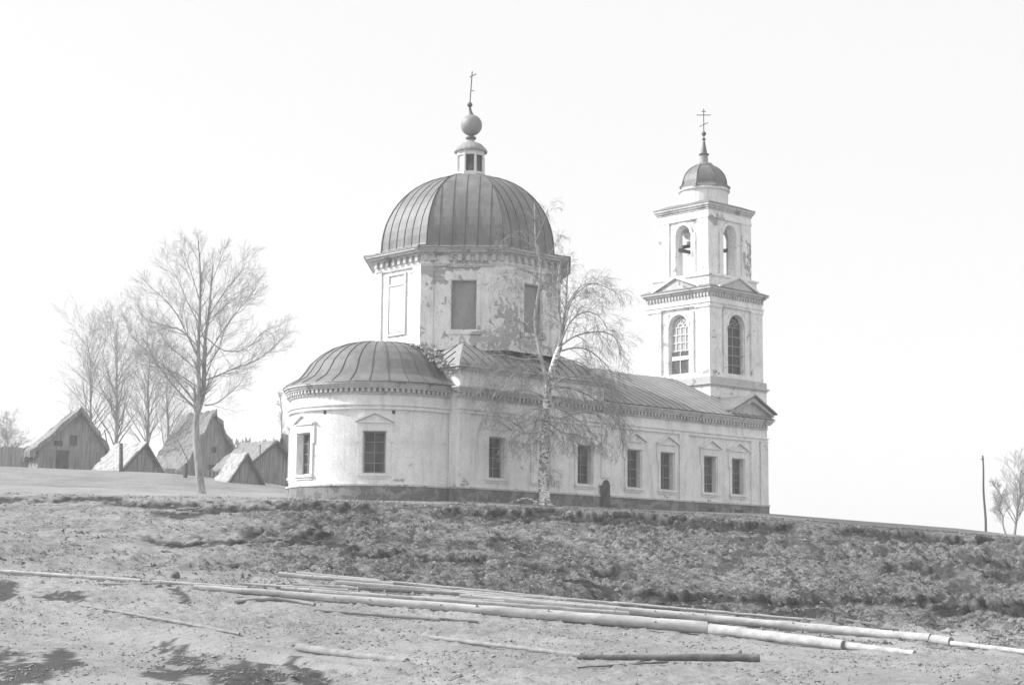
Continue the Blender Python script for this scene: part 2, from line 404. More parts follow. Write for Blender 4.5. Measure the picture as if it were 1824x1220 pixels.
    wear = sstep(0.05, 0.2, fbm(X * 0.25, Y * 0.12, 15, 4)) * 0.35 * (Y < 110)
    far = sstep(100, 130, Y) * (px < 600) * 0.6
    red = np.clip(np.maximum.reduce([dirt, path * 0.9, left, wear, far]), 0, 1)
    fp = np.zeros_like(Z)      # dark patches in the near corner and small ones on the road
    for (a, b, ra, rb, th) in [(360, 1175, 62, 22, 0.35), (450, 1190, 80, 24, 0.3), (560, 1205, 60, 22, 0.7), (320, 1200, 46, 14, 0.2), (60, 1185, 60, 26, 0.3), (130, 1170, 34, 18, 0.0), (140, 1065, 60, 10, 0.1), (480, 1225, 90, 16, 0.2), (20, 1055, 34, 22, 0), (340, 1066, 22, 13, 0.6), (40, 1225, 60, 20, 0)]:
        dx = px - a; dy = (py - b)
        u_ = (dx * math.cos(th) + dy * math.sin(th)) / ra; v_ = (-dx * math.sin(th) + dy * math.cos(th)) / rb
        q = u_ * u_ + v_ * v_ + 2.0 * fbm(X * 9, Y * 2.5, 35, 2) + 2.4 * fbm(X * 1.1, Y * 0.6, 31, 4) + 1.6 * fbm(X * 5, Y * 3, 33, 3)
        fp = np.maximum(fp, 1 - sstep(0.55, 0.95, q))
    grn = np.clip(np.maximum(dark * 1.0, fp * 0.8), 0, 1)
    tuft = sstep(0.08, 0.14, fbm(X * 1.6, Y * 0.7, 101, 5)) * bank * 0.7 * (1 - left)
    grn = np.maximum(grn, tuft)
    ny, nx = X.shape
    me = bpy.data.meshes.new('ground')
    me.vertices.add(nx * ny)
    me.vertices.foreach_set('co', np.stack([X, Y, Z], -1).astype(np.float32).ravel())
    i = np.arange(ny - 1)[:, None] * nx + np.arange(nx - 1)[None, :]
    quads = np.stack([i, i + 1, i + nx + 1, i + nx], -1).reshape(-1, 4)
    nq = len(quads)
    me.loops.add(nq * 4); me.polygons.add(nq)
    me.loops.foreach_set('vertex_index', quads.astype(np.int32).ravel())
    me.polygons.foreach_set('loop_start', np.arange(0, nq * 4, 4, dtype=np.int32))
    me.polygons.foreach_set('loop_total', np.full(nq, 4, dtype=np.int32))
    me.update(calc_edges=True)
    ca = me.color_attributes.new('soil_and_shade', 'FLOAT_COLOR', 'POINT')
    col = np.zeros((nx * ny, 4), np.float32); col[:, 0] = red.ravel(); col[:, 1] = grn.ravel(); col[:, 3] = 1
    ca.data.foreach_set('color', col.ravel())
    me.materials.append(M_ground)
    o = bpy.data.objects.new('ground', me); C.objects.link(o); o['kind'] = 'structure'
    return xs, ys, Z, red, grn, bank, px, py
TX, TY, TZ, TR, TG, TB, TPX, TPY = terrain()
def tz(x, y):
    x = np.atleast_1d(x); y = np.atleast_1d(y)
    i = np.clip(np.searchsorted(TX, x) - 1, 0, len(TX) - 2); j = np.clip(np.searchsorted(TY, y) - 1, 0, len(TY) - 2)
    fx = (x - TX[i]) / (TX[i + 1] - TX[i]); fy = (y - TY[j]) / (TY[j + 1] - TY[j])
    return (TZ[j, i] * (1 - fx) + TZ[j, i + 1] * fx) * (1 - fy) + (TZ[j + 1, i] * (1 - fx) + TZ[j + 1, i + 1] * fx) * fy, TR[j, i], TG[j, i], TB[j, i]

def mesh_np(name, V, F, mat, kind=None):
    me = bpy.data.meshes.new(name); me.vertices.add(len(V)); me.vertices.foreach_set('co', V.astype(np.float32).ravel())
    n, k = F.shape; me.loops.add(n * k); me.polygons.add(n)
    me.loops.foreach_set('vertex_index', F.astype(np.int32).ravel())
    me.polygons.foreach_set('loop_start', np.arange(0, n * k, k, dtype=np.int32)); me.polygons.foreach_set('loop_total', np.full(n, k, dtype=np.int32))
    me.update(calc_edges=True); me.materials.append(mat)
    o = bpy.data.objects.new(name, me); C.objects.link(o)
    if kind: o['kind'] = kind
    return o

def grass():
    rng = np.random.default_rng(3)
    n = 120000
    d = rng.uniform(50, 101, n); s = rng.uniform(-40, 1864, n)
    x = (s - CX) * d / FPX; z, r, g, b = tz(x, d)
    dens = fbm(x * 0.7, d * 0.4, 201, 4) + 0.5
    keep = rng.random(n) < np.clip((dens - 0.40) * 3.0, 0.02, 1) * np.where(r > 0.5, 0.10, 1.0) * np.where(g > .5, 0.06, 1)
    x, d, z, g = x[keep], d[keep], z[keep], g[keep]; n = len(x)
    V = []; F = []
    nb = 5
    X = np.repeat(x, nb) + rng.normal(0, 0.06, n * nb); Y = np.repeat(d, nb) + rng.normal(0, 0.06, n * nb)
    Zb = np.repeat(z, nb) - 0.02
    h = rng.uniform(0.03, 0.09, n * nb); a = rng.uniform(0, 6.283, n * nb); wd = rng.uniform(0.010, 0.025, n * nb)
    lx = rng.normal(0, 0.7, n * nb) * h; ly = rng.normal(0, 0.7, n * nb) * h
    p0 = np.stack([X - wd * np.cos(a), Y - wd * np.sin(a), Zb], -1)
    p1 = np.stack([X + wd * np.cos(a), Y + wd * np.sin(a), Zb], -1)
    p2 = np.stack([X + lx, Y + ly, Zb + h], -1)
    V = np.stack([p0, p1, p2], 1).reshape(-1, 3); F = np.arange(len(V)).reshape(-1, 3)
    o = mesh_np('grass', V, F, simple('dry_grass', 0.20, 0.11, 0.5, 0.9), 'stuff')
    tag(o, 'short dry grass growing over the bank below the church', 'grass')
grass()

def chips():
    rng = np.random.default_rng(5); n = 26000
    d = rng.uniform(26, 60, n); s = rng.uniform(-40, 1864, n)
    x = (s - CX) * d / FPX; z, r, g, b = tz(x, d)
    dens = fbm(x * 0.9, d * 0.5, 301, 3) + 0.5
    keep = rng.random(n) < np.clip((dens - 0.42) * 4, 0.04, 1)
    x, d, z = x[keep], d[keep], z[keep]; n = len(x)
    base = np.array([(1, 0, 0), (-.5, .87, 0), (-.5, -.87, 0), (0.1, 0, .8), (0, 0, -.5)])
    sc_ = np.clip(rng.lognormal(-4.0, 0.5, n), 0, .045)[:, None, None]
    st = np.stack([rng.uniform(0.7, 2.6, n), rng.uniform(0.6, 1.2, n), rng.uniform(0.5, 1.0, n)], -1)[:, None, :]
    a = rng.uniform(0, 6.283, n); ca, sa = np.cos(a)[:, None], np.sin(a)[:, None]
    P = base[None] * st * sc_ + rng.normal(0, 0.006, (n, 5, 3))
    Q = np.stack([P[..., 0] * ca - P[..., 1] * sa, P[..., 0] * sa + P[..., 1] * ca, P[..., 2]], -1)
    Q += np.stack([x, d, z + 0.01], -1)[:, None, :]
    f = np.array([(0, 1, 3), (1, 2, 3), (2, 0, 3), (1, 0, 4), (2, 1, 4), (0, 2, 4)])
    F = (np.arange(n)[:, None, None] * 5 + f[None]).reshape(-1, 3)
    o = mesh_np('wood_chips', Q.reshape(-1, 3), F, M_stone, 'stuff')
    tag(o, 'bark chips, clods and small stones scattered over the dirt road', 'debris')
chips()
def clods():
    rng = np.random.default_rng(15); n = 130000
    d = rng.uniform(50, 100, n); s = rng.uniform(-40, 1864, n)
    x = (s - CX) * d / FPX; z, r, g, b = tz(x, d)
    dens = fbm(x * 1.3, d * 0.6, 401, 4) + 0.5
    keep = rng.random(n) < np.clip((dens - 0.44) * 5, 0.03, 1) * np.where(s < 500, .35, 1) * np.where(g > .55, .12, 1)
    x, d, z = x[keep], d[keep], z[keep]; n = len(x)
    base = np.array([(1, 0, -.3), (0, 1, -.3), (-1, 0, -.3), (0, -1, -.3), (0.2, 0.1, .75)])
    sc_ = np.clip(rng.lognormal(-2.85, 0.45, n), 0.02, .14)[:, None, None]
    st = np.stack([rng.uniform(0.7, 1.7, n), rng.uniform(0.6, 1.0, n), rng.uniform(0.5, 1.0, n)], -1)[:, None, :]
    a = rng.uniform(0, 6.283, n); ca, sa = np.cos(a)[:, None], np.sin(a)[:, None]
    P = (base[None] + rng.normal(0, .15, (n, 5, 3))) * st * sc_
    Q = np.stack([P[..., 0] * ca - P[..., 1] * sa, P[..., 0] * sa + P[..., 1] * ca, P[..., 2]], -1) + np.stack([x, d, z], -1)[:, None, :]
    f = np.array([(0, 1, 4), (1, 2, 4), (2, 3, 4), (3, 0, 4)])
    F = (np.arange(n)[:, None, None] * 5 + f[None]).reshape(-1, 3)
    o = mesh_np('sod_clods', Q.reshape(-1, 3), F, simple('dry_sod', 0.24, 0.04, 1.5, 0.95, lo=.42, hi=.58), 'stuff')
    tag(o, 'small clods and tussocks of sod breaking up the slope', 'clods')
clods()

# ------------------------------------------------------------------ the church
A = R(46.7)
UD = np.array([math.sin(A), math.cos(A)]); ND = np.array([math.cos(A), -math.sin(A)])
O2 = ray(831, 885)[:2] * 110.0
GZ = 5.05
CH = thing('church', (O2[0], O2[1], GZ), 'white limewashed brick church with an octagonal drum, dark dome and bell tower on the bank', 'church', rz=math.atan2(UD[1], UD[0]))
def L(u, n, z): return (u, -n, z - GZ)
def part(mb, name, mat, parent=CH, **k): return mb.build(name, mat, parent, **k)

def wall(mb, M, s0, s1, z0, z1, ops, depth=0.4, ds=2.0, back=False):
    """M(s,z,d)->point; ops: (sa,sb,za,zb,arch) openings; front face and reveals"""
    br = {s0, s1}
    for sa, sb, za, zb, arch in ops:
        n = 12 if arch else max(1, int((sb - sa) / ds) + 1)
        for i in range(n + 1): br.add(sa + (sb - sa) * i / n)
    br = sorted(br); full = [br[0]]
    for a, b in zip(br, br[1:]):
        n = max(1, int(math.ceil((b - a) / ds)))
        full += [a + (b - a) * (i + 1) / n for i in range(n)]
    def top(o, s):
        sa, sb, za, zb, arch = o
        if not arch: return zb
        r = (sb - sa) / 2; x = min(max((s - (sa + sb) / 2) / r, -1), 1)
        return zb - r + r * math.sqrt(max(0, 1 - x * x))
    def q(a, b, c, d): mb.add([a, b, c, d], [(0, 1, 2, 3)])
    for a, b in zip(full, full[1:]):
        mid = (a + b) / 2
        o = next((o for o in ops if o[0] < mid < o[1]), None)
        layers = [0.0] + ([-depth] if back else [])
        for dd in layers:
            if o is None: q(M(a, z0, dd), M(b, z0, dd), M(b, z1, dd), M(a, z1, dd))
            else:
                if o[2] > z0: q(M(a, z0, dd), M(b, z0, dd), M(b, o[2], dd), M(a, o[2], dd))
                q(M(a, top(o, a), dd), M(b, top(o, b), dd), M(b, z1, dd), M(a, z1, dd))
        if o:
            q(M(a, o[2], 0), M(b, o[2], 0), M(b, o[2], -depth), M(a, o[2], -depth))
            q(M(a, top(o, a), 0), M(a, top(o, a), -depth), M(b, top(o, b), -depth), M(b, top(o, b), 0))
            if abs(a - o[0]) < 1e-6: q(M(a, o[2], 0), M(a, o[2], -depth), M(a, top(o, a + 1e-9), -depth), M(a, top(o, a + 1e-9), 0))
            if abs(b - o[1]) < 1e-6: q(M(b, o[2], 0), M(b, o[2], -depth), M(b, top(o, b - 1e-9), -depth), M(b, top(o, b - 1e-9), 0))
def slab(mb, M, s0, s1, z0, z1, d0, d1, ds=50.0):
    n = max(1, int(math.ceil((s1 - s0) / ds)))
    for i in range(n):
        a = s0 + (s1 - s0) * i / n; b = s0 + (s1 - s0) * (i + 1) / n
        mb.hexa([M(a, z0, d0), M(b, z0, d0), M(b, z0, d1), M(a, z0, d1), M(a, z1, d0), M(b, z1, d0), M(b, z1, d1), M(a, z1, d1)])
def polyslab(mb, M, pts, d0, d1):
    mb.prism([M(s, z, d0) for s, z in pts], [M(s, z, d1) for s, z in pts])
def arcpts(c, zc, r, a0, a1, n): return [(c + r * math.cos(R(a0 + (a1 - a0) * i / n)), zc + r * math.sin(R(a0 + (a1 - a0) * i / n))) for i in range(n + 1)]
def arcband(mb, M, c, zc, r0, r1, a0, a1, d0, d1, n=14):
    A0 = arcpts(c, zc, r0, a0, a1, n); A1 = arcpts(c, zc, r1, a0, a1, n)
    for i in range(n):
        polyslab(mb, M, [A0[i], A0[i + 1], A1[i + 1], A1[i]], d0, d1)

# face mappings (s runs along the wall, d is outward)
def face_n(n0): return lambda s, z, d=0.0: L(s, n0 + d, z)          # wall that looks towards +n (north side)
def face_s(n0): return lambda s, z, d=0.0: L(s, n0 - d, z)
def face_e(u0): return lambda s, z, d=0.0: L(u0 - d, s, z)          # looks towards -u (the altar end)
def face_w(u0): return lambda s, z, d=0.0: L(u0 + d, s, z)
W = 6.0
UA, RA = -7.25, 5.1
def apse(s, z, d=0.0):   # s = arc length from the middle of the apse towards n, then straight back to the nave
    q = RA * math.pi / 2
    if abs(s) <= q:
        th = s / RA; return L(UA - (RA + d) * math.cos(th), (RA + d) * math.sin(th), z)
    e = abs(s) - q; return L(UA + e, math.copysign(RA + d, s), z)
QA = RA * math.pi / 2; SA = QA + (-W - UA)

def sash(M, s0, s1, z0, z1, d, mat_pane, parent=CH, bars=(1, 3), label=None, frame=M_bar, th=0.05):
    mb = MB(); slab(mb, M, s0, s1, z0, z1, d - 0.04, d, ds=0.5)
    w_ = part(mb, 'window', mat_pane, parent)
    if label: w_['label'] = label
    f = MB()
    slab(f, M, s0, s0 + 0.08, z0, z1, d, d + th); slab(f, M, s1 - 0.08, s1, z0, z1, d, d + th)
    slab(f, M, s0 + .08, s1 - .08, z0, z0 + 0.08, d, d + th); slab(f, M, s0 + .08, s1 - .08, z1 - 0.08, z1, d, d + th)
    for i in range(bars[0]):
        c = s0 + (s1 - s0) * (i + 1) / (bars[0] + 1); slab(f, M, c - 0.025, c + 0.025, z0 + .08, z1 - .08, d, d + th)
    for i in range(bars[1]):
        c = z0 + (z1 - z0) * (i + 1) / (bars[1] + 1); slab(f, M, s0 + .08, s1 - .08, c - 0.022, c + 0.022, d + 0.003, d + th + 0.004)
    f.build('frame', frame, w_)
    return w_
def hood(M, c, parent, z0=6.38, z1=8.75, hw=0.65, broken=0):
    """raised surround with a gable head, and the sill"""
    mb = MB(); dd = 0.09
    for sg in (-1, 1):
        a, b = sorted((c + sg * (hw + 0.04), c + sg * (hw + 0.24)))
        slab(mb, M, a, b, z0, z1 + 0.1, 0, dd)
        a, b = sorted((c + sg * (hw + 0.24), c + sg * (hw + 0.36)))
        slab(mb, M, a, b, z1 - 0.62, z1 + 0.1, 0, dd)
    slab(mb, M, c - hw - .04, c + hw + .04, z1 + 0.02, z1 + 0.1, 0, dd, ds=0.4)
    n = 6
    for i in range(n):
        a = -1 + 2 * i / n; b = -1 + 2 * (i + 1) / n; ww = hw + .36
        f = lambda t: z1 + 0.52 + 0.46 * (1 - abs(t))
        polyslab(mb, M, [(c + a * ww, z1 + 0.1), (c + b * ww, z1 + 0.1), (c + b * ww, f(b)), (c + a * ww, f(a))], 0, dd)
    for sg in (-1, 1):
        ww = hw + .44
        for k in range(3):
            a = k / 3; b = (k + 1) / 3
            f = lambda t: z1 + 0.50 + 0.50 * (1 - t)
            polyslab(mb, M, [(c + sg * a * ww, f(a)), (c + sg * b * ww, f(b)), (c + sg * b * ww, f(b) + 0.12), (c + sg * a * ww, f(a) + 0.12)], 0, dd + 0.13)
    slab(mb, M, c - hw - .25, c + hw + .25, z1 + 0.46, z1 + 0.53, dd, dd + 0.07, ds=0.4)
    mb.build('surround', M_trim, parent)
    sb = MB(); slab(sb, M, c - hw - .28, c + hw + .28, z0 - 0.17, z0 - 0.02, -0.1, 0.16, ds=0.4)
    slab(sb, M, c - hw - .2, c + hw + .2, z0 - 0.30, z0 - 0.17, 0, 0.08, ds=0.4)
    sb.build('sill', M_trim, parent)

# main walls --------------------------------------------------
ZB, ZP = 4.6, 5.66       # foundation bottom, top of plinth
ZA0, ZE = 10.0, 11.5     # architrave, eave
FN = face_n(W)
nave_w = [-3.05, 4.3]; ref_w = [8.75, 11.87, 16.12, 18.98]
mb = MB(); wall(mb, FN, -W, W, ZB, 12.75, [(c - .62, c + .62, 6.38, 8.75, 0) for c in nave_w] + [(0.6 - .62, 0.6 + .62, 6.38, 8.75, 0)], 0.45)
wall(mb, face_s(-W), -W, W, ZB, 12.75, [], 0.3)
wall(mb, face_e(-W), -W, W, ZB, 12.75, [], 0.3)
wall(mb, face_w(W), -W, W, ZB, 12.75, [], 0.3)
part(mb, 'nave_wall', M_wall)
mb = MB(); wall(mb, FN, W, 22.0, ZB, ZE, [(c - .62, c + .62, 6.36, 8.74, 0) for c in ref_w], 0.45)
wall(mb, face_s(-W), W, 22.0, ZB, ZE, [(c - .62, c + .62, 6.36, 8.74, 0) for c in ref_w], 0.45)
wall(mb, face_w(22.0), -W, W, ZB, ZE, [], 0.3)
part(mb, 'refectory_wall', M_wall)
mb = MB(); aw = [-0.03 * RA * 2, R(50) * RA, -R(50) * RA]
wall(mb, apse, -SA, SA, ZB, ZE, [(c - .65, c + .65, 6.38, 8.75, 0) for c in aw], 0.42, ds=0.4)
part(mb, 'apse_wall', M_wall)
for c in aw:
    w_ = sash(apse, c - .65, c + .65, 6.38, 8.75, -0.38, M_dark, bars=(1, 3)); hood(apse, c, w_)
for c in nave_w:
    w_ = sash(FN, c - .62, c + .62, 6.38, 8.75, -0.38, M_dark, bars=(1, 3)); hood(FN, c, w_)
for c in ref_w:
    w_ = sash(FN, c - .62, c + .62, 6.36, 8.74, -0.38, M_dark, bars=(1, random.choice((2, 3, 4)))); hood(FN, c, w_)
mb = MB(); slab(mb, FN, 0.6 - .62, 0.6 + .62, 6.38, 8.75, -0.16, -0.12); w_ = part(mb, 'blind_window', M_wall); w_['label'] = 'bricked up window behind the birch trunk'
hood(FN, 0.6, w_)
# plinth
mb = MB()
slab(mb, apse, -SA + .02, SA - .12, ZB, ZP, -0.02, 0.14, ds=0.4)
slab(mb, face_n(W), -W - .14, 5.55, ZB, ZP, -0.05, 0.14); slab(mb, face_n(W), 6.45, 22.14, ZB, ZP, -0.05, 0.14)
slab(mb, face_e(-W), 5.26, W - .06, ZB, ZP, -0.05, 0.14)
slab(mb, face_w(22.0), -W, W - .06, ZB, ZP, -0.05, 0.14)
part(mb, 'plinth', M_plinth)
mb = MB()
slab(mb, apse, -SA + .02, SA - .14, ZP, ZP + .1, -0.02, 0.19, ds=0.4)
slab(mb, face_n(W), -W - .17, 5.55, ZP, ZP + .1, -0.05, 0.19); slab(mb, face_n(W), 6.45, 22.17, ZP, ZP + .1, -0.05, 0.19)
part(mb, 'plinth_ledge', M_corn)
# vents and the little arched doorway in the plinth
for c in (16.0, 18.95):
    mb = MB(); slab(mb, FN, c - .42, c + .42, 5.06, 5.34, 0.10, 0.148); part(mb, 'basement_vent', M_dark)
for c_ in (-.95, 3.15):      # holes left by the scaffolding
    mb = MB(); slab(mb, apse, c_ * 1.0 + 2.35 - .09, c_ * 1.0 + 2.35 + .09, 9.75, 10.25 - .3, -.05, .012); part(mb, 'putlog_hole', M_dark)
def archdoor(c, hw, ztop, label):
    mb = MB(); pts = [(c - hw, ZB), (c + hw, ZB)] + arcpts(c, ztop - hw, hw, 0, 180, 10)
    polyslab(mb, FN, pts, 0.16, 0.21); o = part(mb, 'arched_doorway', M_dark); o['label'] = label
    f = MB(); arcband(f, FN, c, ztop - hw, hw, hw + 0.05, 0, 180, 0.0, 0.22); f.build('door_surround', M_wall, o)
archdoor(5.99, 0.37, 6.72, 'small dark arched doorway low in the wall at the joint')
# pilasters
for a, b in ((5.73, 6.55), (13.0, 13.9), (20.29, 21.1)):
    mb = MB(); slab(mb, FN, a, b, ZP + .1 if a > 6 else ZP + 1.2, ZA0 - .003, 0, 0.13); part(mb, 'pilaster', M_wall)
mb = MB(); slab(mb, FN, 21.3, 22.1, ZP + .1, ZA0 - .003, 0, 0.12); part(mb, 'pilaster', M_wall)
mb = MB(); slab(mb, FN, -W - .1, -W + .75, ZP + .1, ZA0 - .003, 0, 0.10); slab(mb, face_e(-W), W - .75, W, ZP + .1, ZA0 - .003, 0, 0.10); part(mb, 'pilaster', M_wall)
# entablature: architrave bands, frieze, dentils, cornice, following every wall
def entab(mbs, M, s0, s1, ds=50.0, e0=0.0, e1=0.0, dent=True, zt=0.0):
    arch, dn, cor = mbs
    slab(arch, M, s0 - e0 * .14, s1 + e1 * .14, ZA0, ZA0 + .10, 0, 0.14, ds); slab(arch, M, s0 - e0 * .1, s1 + e1 * .1, ZA0 + .10, ZA0 + .22, 0, 0.09, ds)
    slab(arch, M, s0 - e0 * .17, s1 + e1 * .17, ZA0 + .22, ZA0 + .30, 0, 0.18, ds)
    if dent:
        n = int((s1 - s0) / 0.31)
        for i in range(n):
            if random.random() < 0.06: continue
            c = s0 + (s1 - s0) * (i + .5) / n
            slab(dn, M, c - .08, c + .08, ZA0 + .98, ZA0 + 1.19, 0.06, 0.24, ds)
    prof = [(0.86, 0.98, 0.10), (1.19, 1.30, 0.28), (1.30, 1.42, 0.36), (1.42, 1.52, 0.45)]
    for a, b, d in prof: slab(cor, M, s0 - e0 * d, s1 + e1 * d, ZA0 + a, ZA0 + b, -0.05, d, ds)
def trio(): return (MB(), MB(), MB())
def fin(mbs):
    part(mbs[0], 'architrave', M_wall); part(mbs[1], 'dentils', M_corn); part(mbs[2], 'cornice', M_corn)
t3 = trio(); entab(t3, apse, -SA, SA, 0.4); fin(t3)
t3 = trio(); entab(t3, FN, -W, W, e0=1); entab(t3, face_e(-W), 5.75, W, dent=False); fin(t3)
t3 = trio(); entab(t3, FN, W, 22.0, e1=1); entab(t3, face_w(22.0), -W, W, dent=False); fin(t3)
# attic ledge of the nave
mb = MB()
for M_ in (FN, face_s(-W)): slab(mb, M_, -W - .3, W + .3, 12.5, 12.66, -0.05, 0.2); slab(mb, M_, -W - .42, W + .42, 12.66, 12.8, -0.05, 0.40)
for M_ in (face_e(-W), face_w(W)): slab(mb, M_, -W, W, 12.5, 12.66, -0.05, 0.2); slab(mb, M_, -W, W, 12.66, 12.8, -0.05, 0.38)
part(mb, 'attic_cornice', M_corn)

# roofs -------------------------------------------------------
def seams_along(mb, paths, r=0.035):
    for p in paths: mb.tube(p, r, 4)
def apse_roof():
    prof = [(RA + .66, 11.53), (RA + .62, 11.60), (RA - .25, 12.10), (4.55, 12.45), (4.15, 13.05), (3.60, 13.55), (2.9, 13.98), (2.1, 14.27), (1.2, 14.44), (0.02, 14.50)]
    rings = []
    NA = 40
    for r, z in prof:
        ring = [L(-5.75, -r, z)]
        for i in range(NA + 1):
            th = -math.pi / 2 + math.pi * i / NA
            ring.append(L(UA + 0.2 - r * math.cos(th), r * math.sin(th), z))
        ring.append(L(-5.75, r, z)); rings.append(ring)
    mb = MB(); mb.rings(rings, close=False, caps=False)
    roof = part(mb, 'apse_roof', M_roof, smooth=False)
    sm = MB()
    for i in range(0, 17):
        th = -math.pi / 2 + math.pi * i / 16
        sm.tube([L(UA + .2 - (r + .02) * math.cos(th), (r + .02) * math.sin(th), z + .01) for r, z in prof[1:-1]], 0.022, 4)
    for k in (-6.9, -6.45):
        for sg in (-1, 1): sm.tube([L(k, sg * (r + .02), z + .02) for r, z in prof[2:]], 0.03, 4)
    sm.build('standing_seams', M_seam, roof)
apse_roof()
def nave_roof():
    prof = [(6.42, 12.8), (6.36, 12.88), (5.96, 13.20), (5.2, 13.72), (4.4, 14.25), (3.7, 14.65), (3.0, 14.75)]
    rings = [[L(-r, -r, z), L(r, -r, z), L(r, r, z), L(-r, r, z)] for r, z in prof]
    mb = MB(); mb.rings(rings, caps=True); roof = part(mb, 'nave_roof', M_roof2)
    sm = MB()
    for k in np.arange(-5.8, 5.9, 0.75):
        pts = [(r, z) for r, z in prof if r >= abs(k) - .01]
        if len(pts) > 1:
            for f in (lambda r, z: L(k, r + .01, z + .03), lambda r, z: L(-r - .01, k, z + .03), lambda r, z: L(r + .01, k, z + .03)):
                sm.tube([f(r, z) for r, z in pts], 0.028, 4)
    sm.build('standing_seams', M_seam, roof)
nave_roof()
def refectory_roof():
    mb = MB(); e = 6.52; ze = 11.56; zr = 14.62
    us = [6.05, 9, 12, 15, 18, 20.6]
    prof = lambda u, t: ze + (zr - ze) * (t ** 0.93) + 0.05 * math.sin(u * 1.1) * t
    rows = []
    for u_ in us: rows.append([L(u_, e * (1 - t), prof(u_, t)) for t in np.linspace(0, 1, 9)] + [L(u_, -e * (1 - t), prof(u_, t)) for t in np.linspace(1, 0, 9)][1:])
    # hipped west end
    hip = []
    for t in np.linspace(0, 1, 9): hip.append(L(22.5 - 1.9 * t, e * (1 - t), prof(20.6, t)))
    for t in np.linspace(1, 0, 9)[1:]: hip.append(L(22.5 - 1.9 * t, -e * (1 - t), prof(20.6, t)))
    rows.append(hip)
    mb.rings(rows, close=False, caps=False)
    mb.add([hip[0], hip[8], hip[16]], [(0, 1, 2)])
    roof = part(mb, 'refectory_roof', M_roof2)
    sm = MB()
    for u_ in np.arange(6.8, 21.0, 0.72):
        sm.tube([L(u_, e * (1 - t), prof(u_, t) + .02) for t in np.linspace(0, 1, 9)], 0.022, 4)
    sm.build('standing_seams', M_roof, roof)
    g = MB()      # little gable over the west bay
    a, b, zc, zf = 17.95, 22.6, 13.02, 11.9
    c = (a + b) / 2
    polyslab(g, face_n(5.6), [(a + .35, 11.62), (b - .35, 11.62), (b - .35, zf), (c, zc - .18), (a + .35, zf)], 0, 0.45)
    part(g, 'west_gable', M_corn)
    r2 = MB()
    for sg, x in ((-1, a), (1, b)):
        r2.hexa([L(x, 3.2, zf), L(x, 6.55, zf), L(c, 6.55, zc), L(c, 3.2, zc), L(x, 3.2, zf + .12), L(x, 6.55, zf + .12), L(c, 6.55, zc + .12), L(c, 3.2, zc + .12)])
    part(r2, 'gable_roof', M_roof)
    tr = MB()
    for sg in (-1, 1):
        x0, x1 = (c, b - .1) if sg > 0 else (c, a + .1)
        polyslab(tr, face_n(6.05), [(x0, zc - .34), (x1, zf - .14), (x1, zf), (x0, zc - .01)], 0, 0.30)
    part(tr, 'gable_moulding', M_corn)
refectory_roof()
# crumbling brick and rubble where the apse roof has broken
rb = MB(); rng = random.Random(4)
for i in range(130):
    t = rng.random(); u_ = -6.9 + 1.6 * rng.random(); n_ = 2.6 + 3.2 * t; z_ = 12.55 + (14.25 - 12.55) * (1 - ((n_ - 2.6) / 3.2)) * rng.uniform(.75, 1.02) + rng.uniform(-.15, .15)
    z_ = min(z_, 12.2 + 2.3 * math.sqrt(max(0, 1 - (n_ / 5.6) ** 2)) + .1)
    s_ = rng.uniform(.05, .14); a_ = rng.uniform(0, 3)
    P = []
    for dx, dy, dz in ((-1, -1, -1), (1, -1, -1), (1, 1, -1), (-1, 1, -1), (-1, -1, 1), (1, -1, 1), (1, 1, 1), (-1, 1, 1)):
        x = s_ * dx * rng.uniform(.6, 1.2); y = s_ * .7 * dy * rng.uniform(.6, 1.2)
        P.append(L(u_ + x * math.cos(a_) - y * math.sin(a_), n_ + x * math.sin(a_) + y * math.cos(a_), z_ + s_ * .6 * dz * rng.uniform(.6, 1.2)))
    rb.hexa(P)
o_ = part(rb, 'crumbled_brickwork', M_rubble); o_['label'] = 'heap of crumbled brick where the apse roof meets the nave'

# drum --------------------------------------------------------
def octring(a, s, z):
    return [L(u_, n_, z) for u_, n_ in ((-a, -s), (-a, s), (-s, a), (s, a), (a, s), (a, -s), (s, -a), (-s, -a))]
AD = 5.8; SD = 2.2
def dsc(a): return SD * a / AD
def diag(u0, n0, u1, n1):
    du, dn = u1 - u0, n1 - n0; l = math.hypot(du, dn); du /= l; dn /= l
    nu, nn = -dn, du
    if nu * u0 + nn * n0 < 0: nu, nn = -nu, -nn
    return (lambda s, z, d=0.0: L(u0 + du * (s + l / 2) + nu * d, n0 + dn * (s + l / 2) + nn * d, z)), l
VS = [(-AD, -SD), (-AD, SD), (-SD, AD), (SD, AD), (AD, SD), (AD, -SD), (SD, -AD), (-SD, -AD)]
ZD0, ZD1 = 14.0, 19.2
mb = MB(); faces = []
for i in range(8):
    p, q = VS[i], VS[(i + 1) % 8]; M_, l = diag(p[0], p[1], q[0], q[1]); faces.append((M_, l))
    ops = [(-.75, .75, 15.25, 18.2, 0)] if i in (1, 2, 3, 5, 7) else []
    wall(mb, M_, -l / 2, l / 2, ZD0, ZD1 + .9, ops, 0.28)
part(mb, 'drum_wall', M_drum)
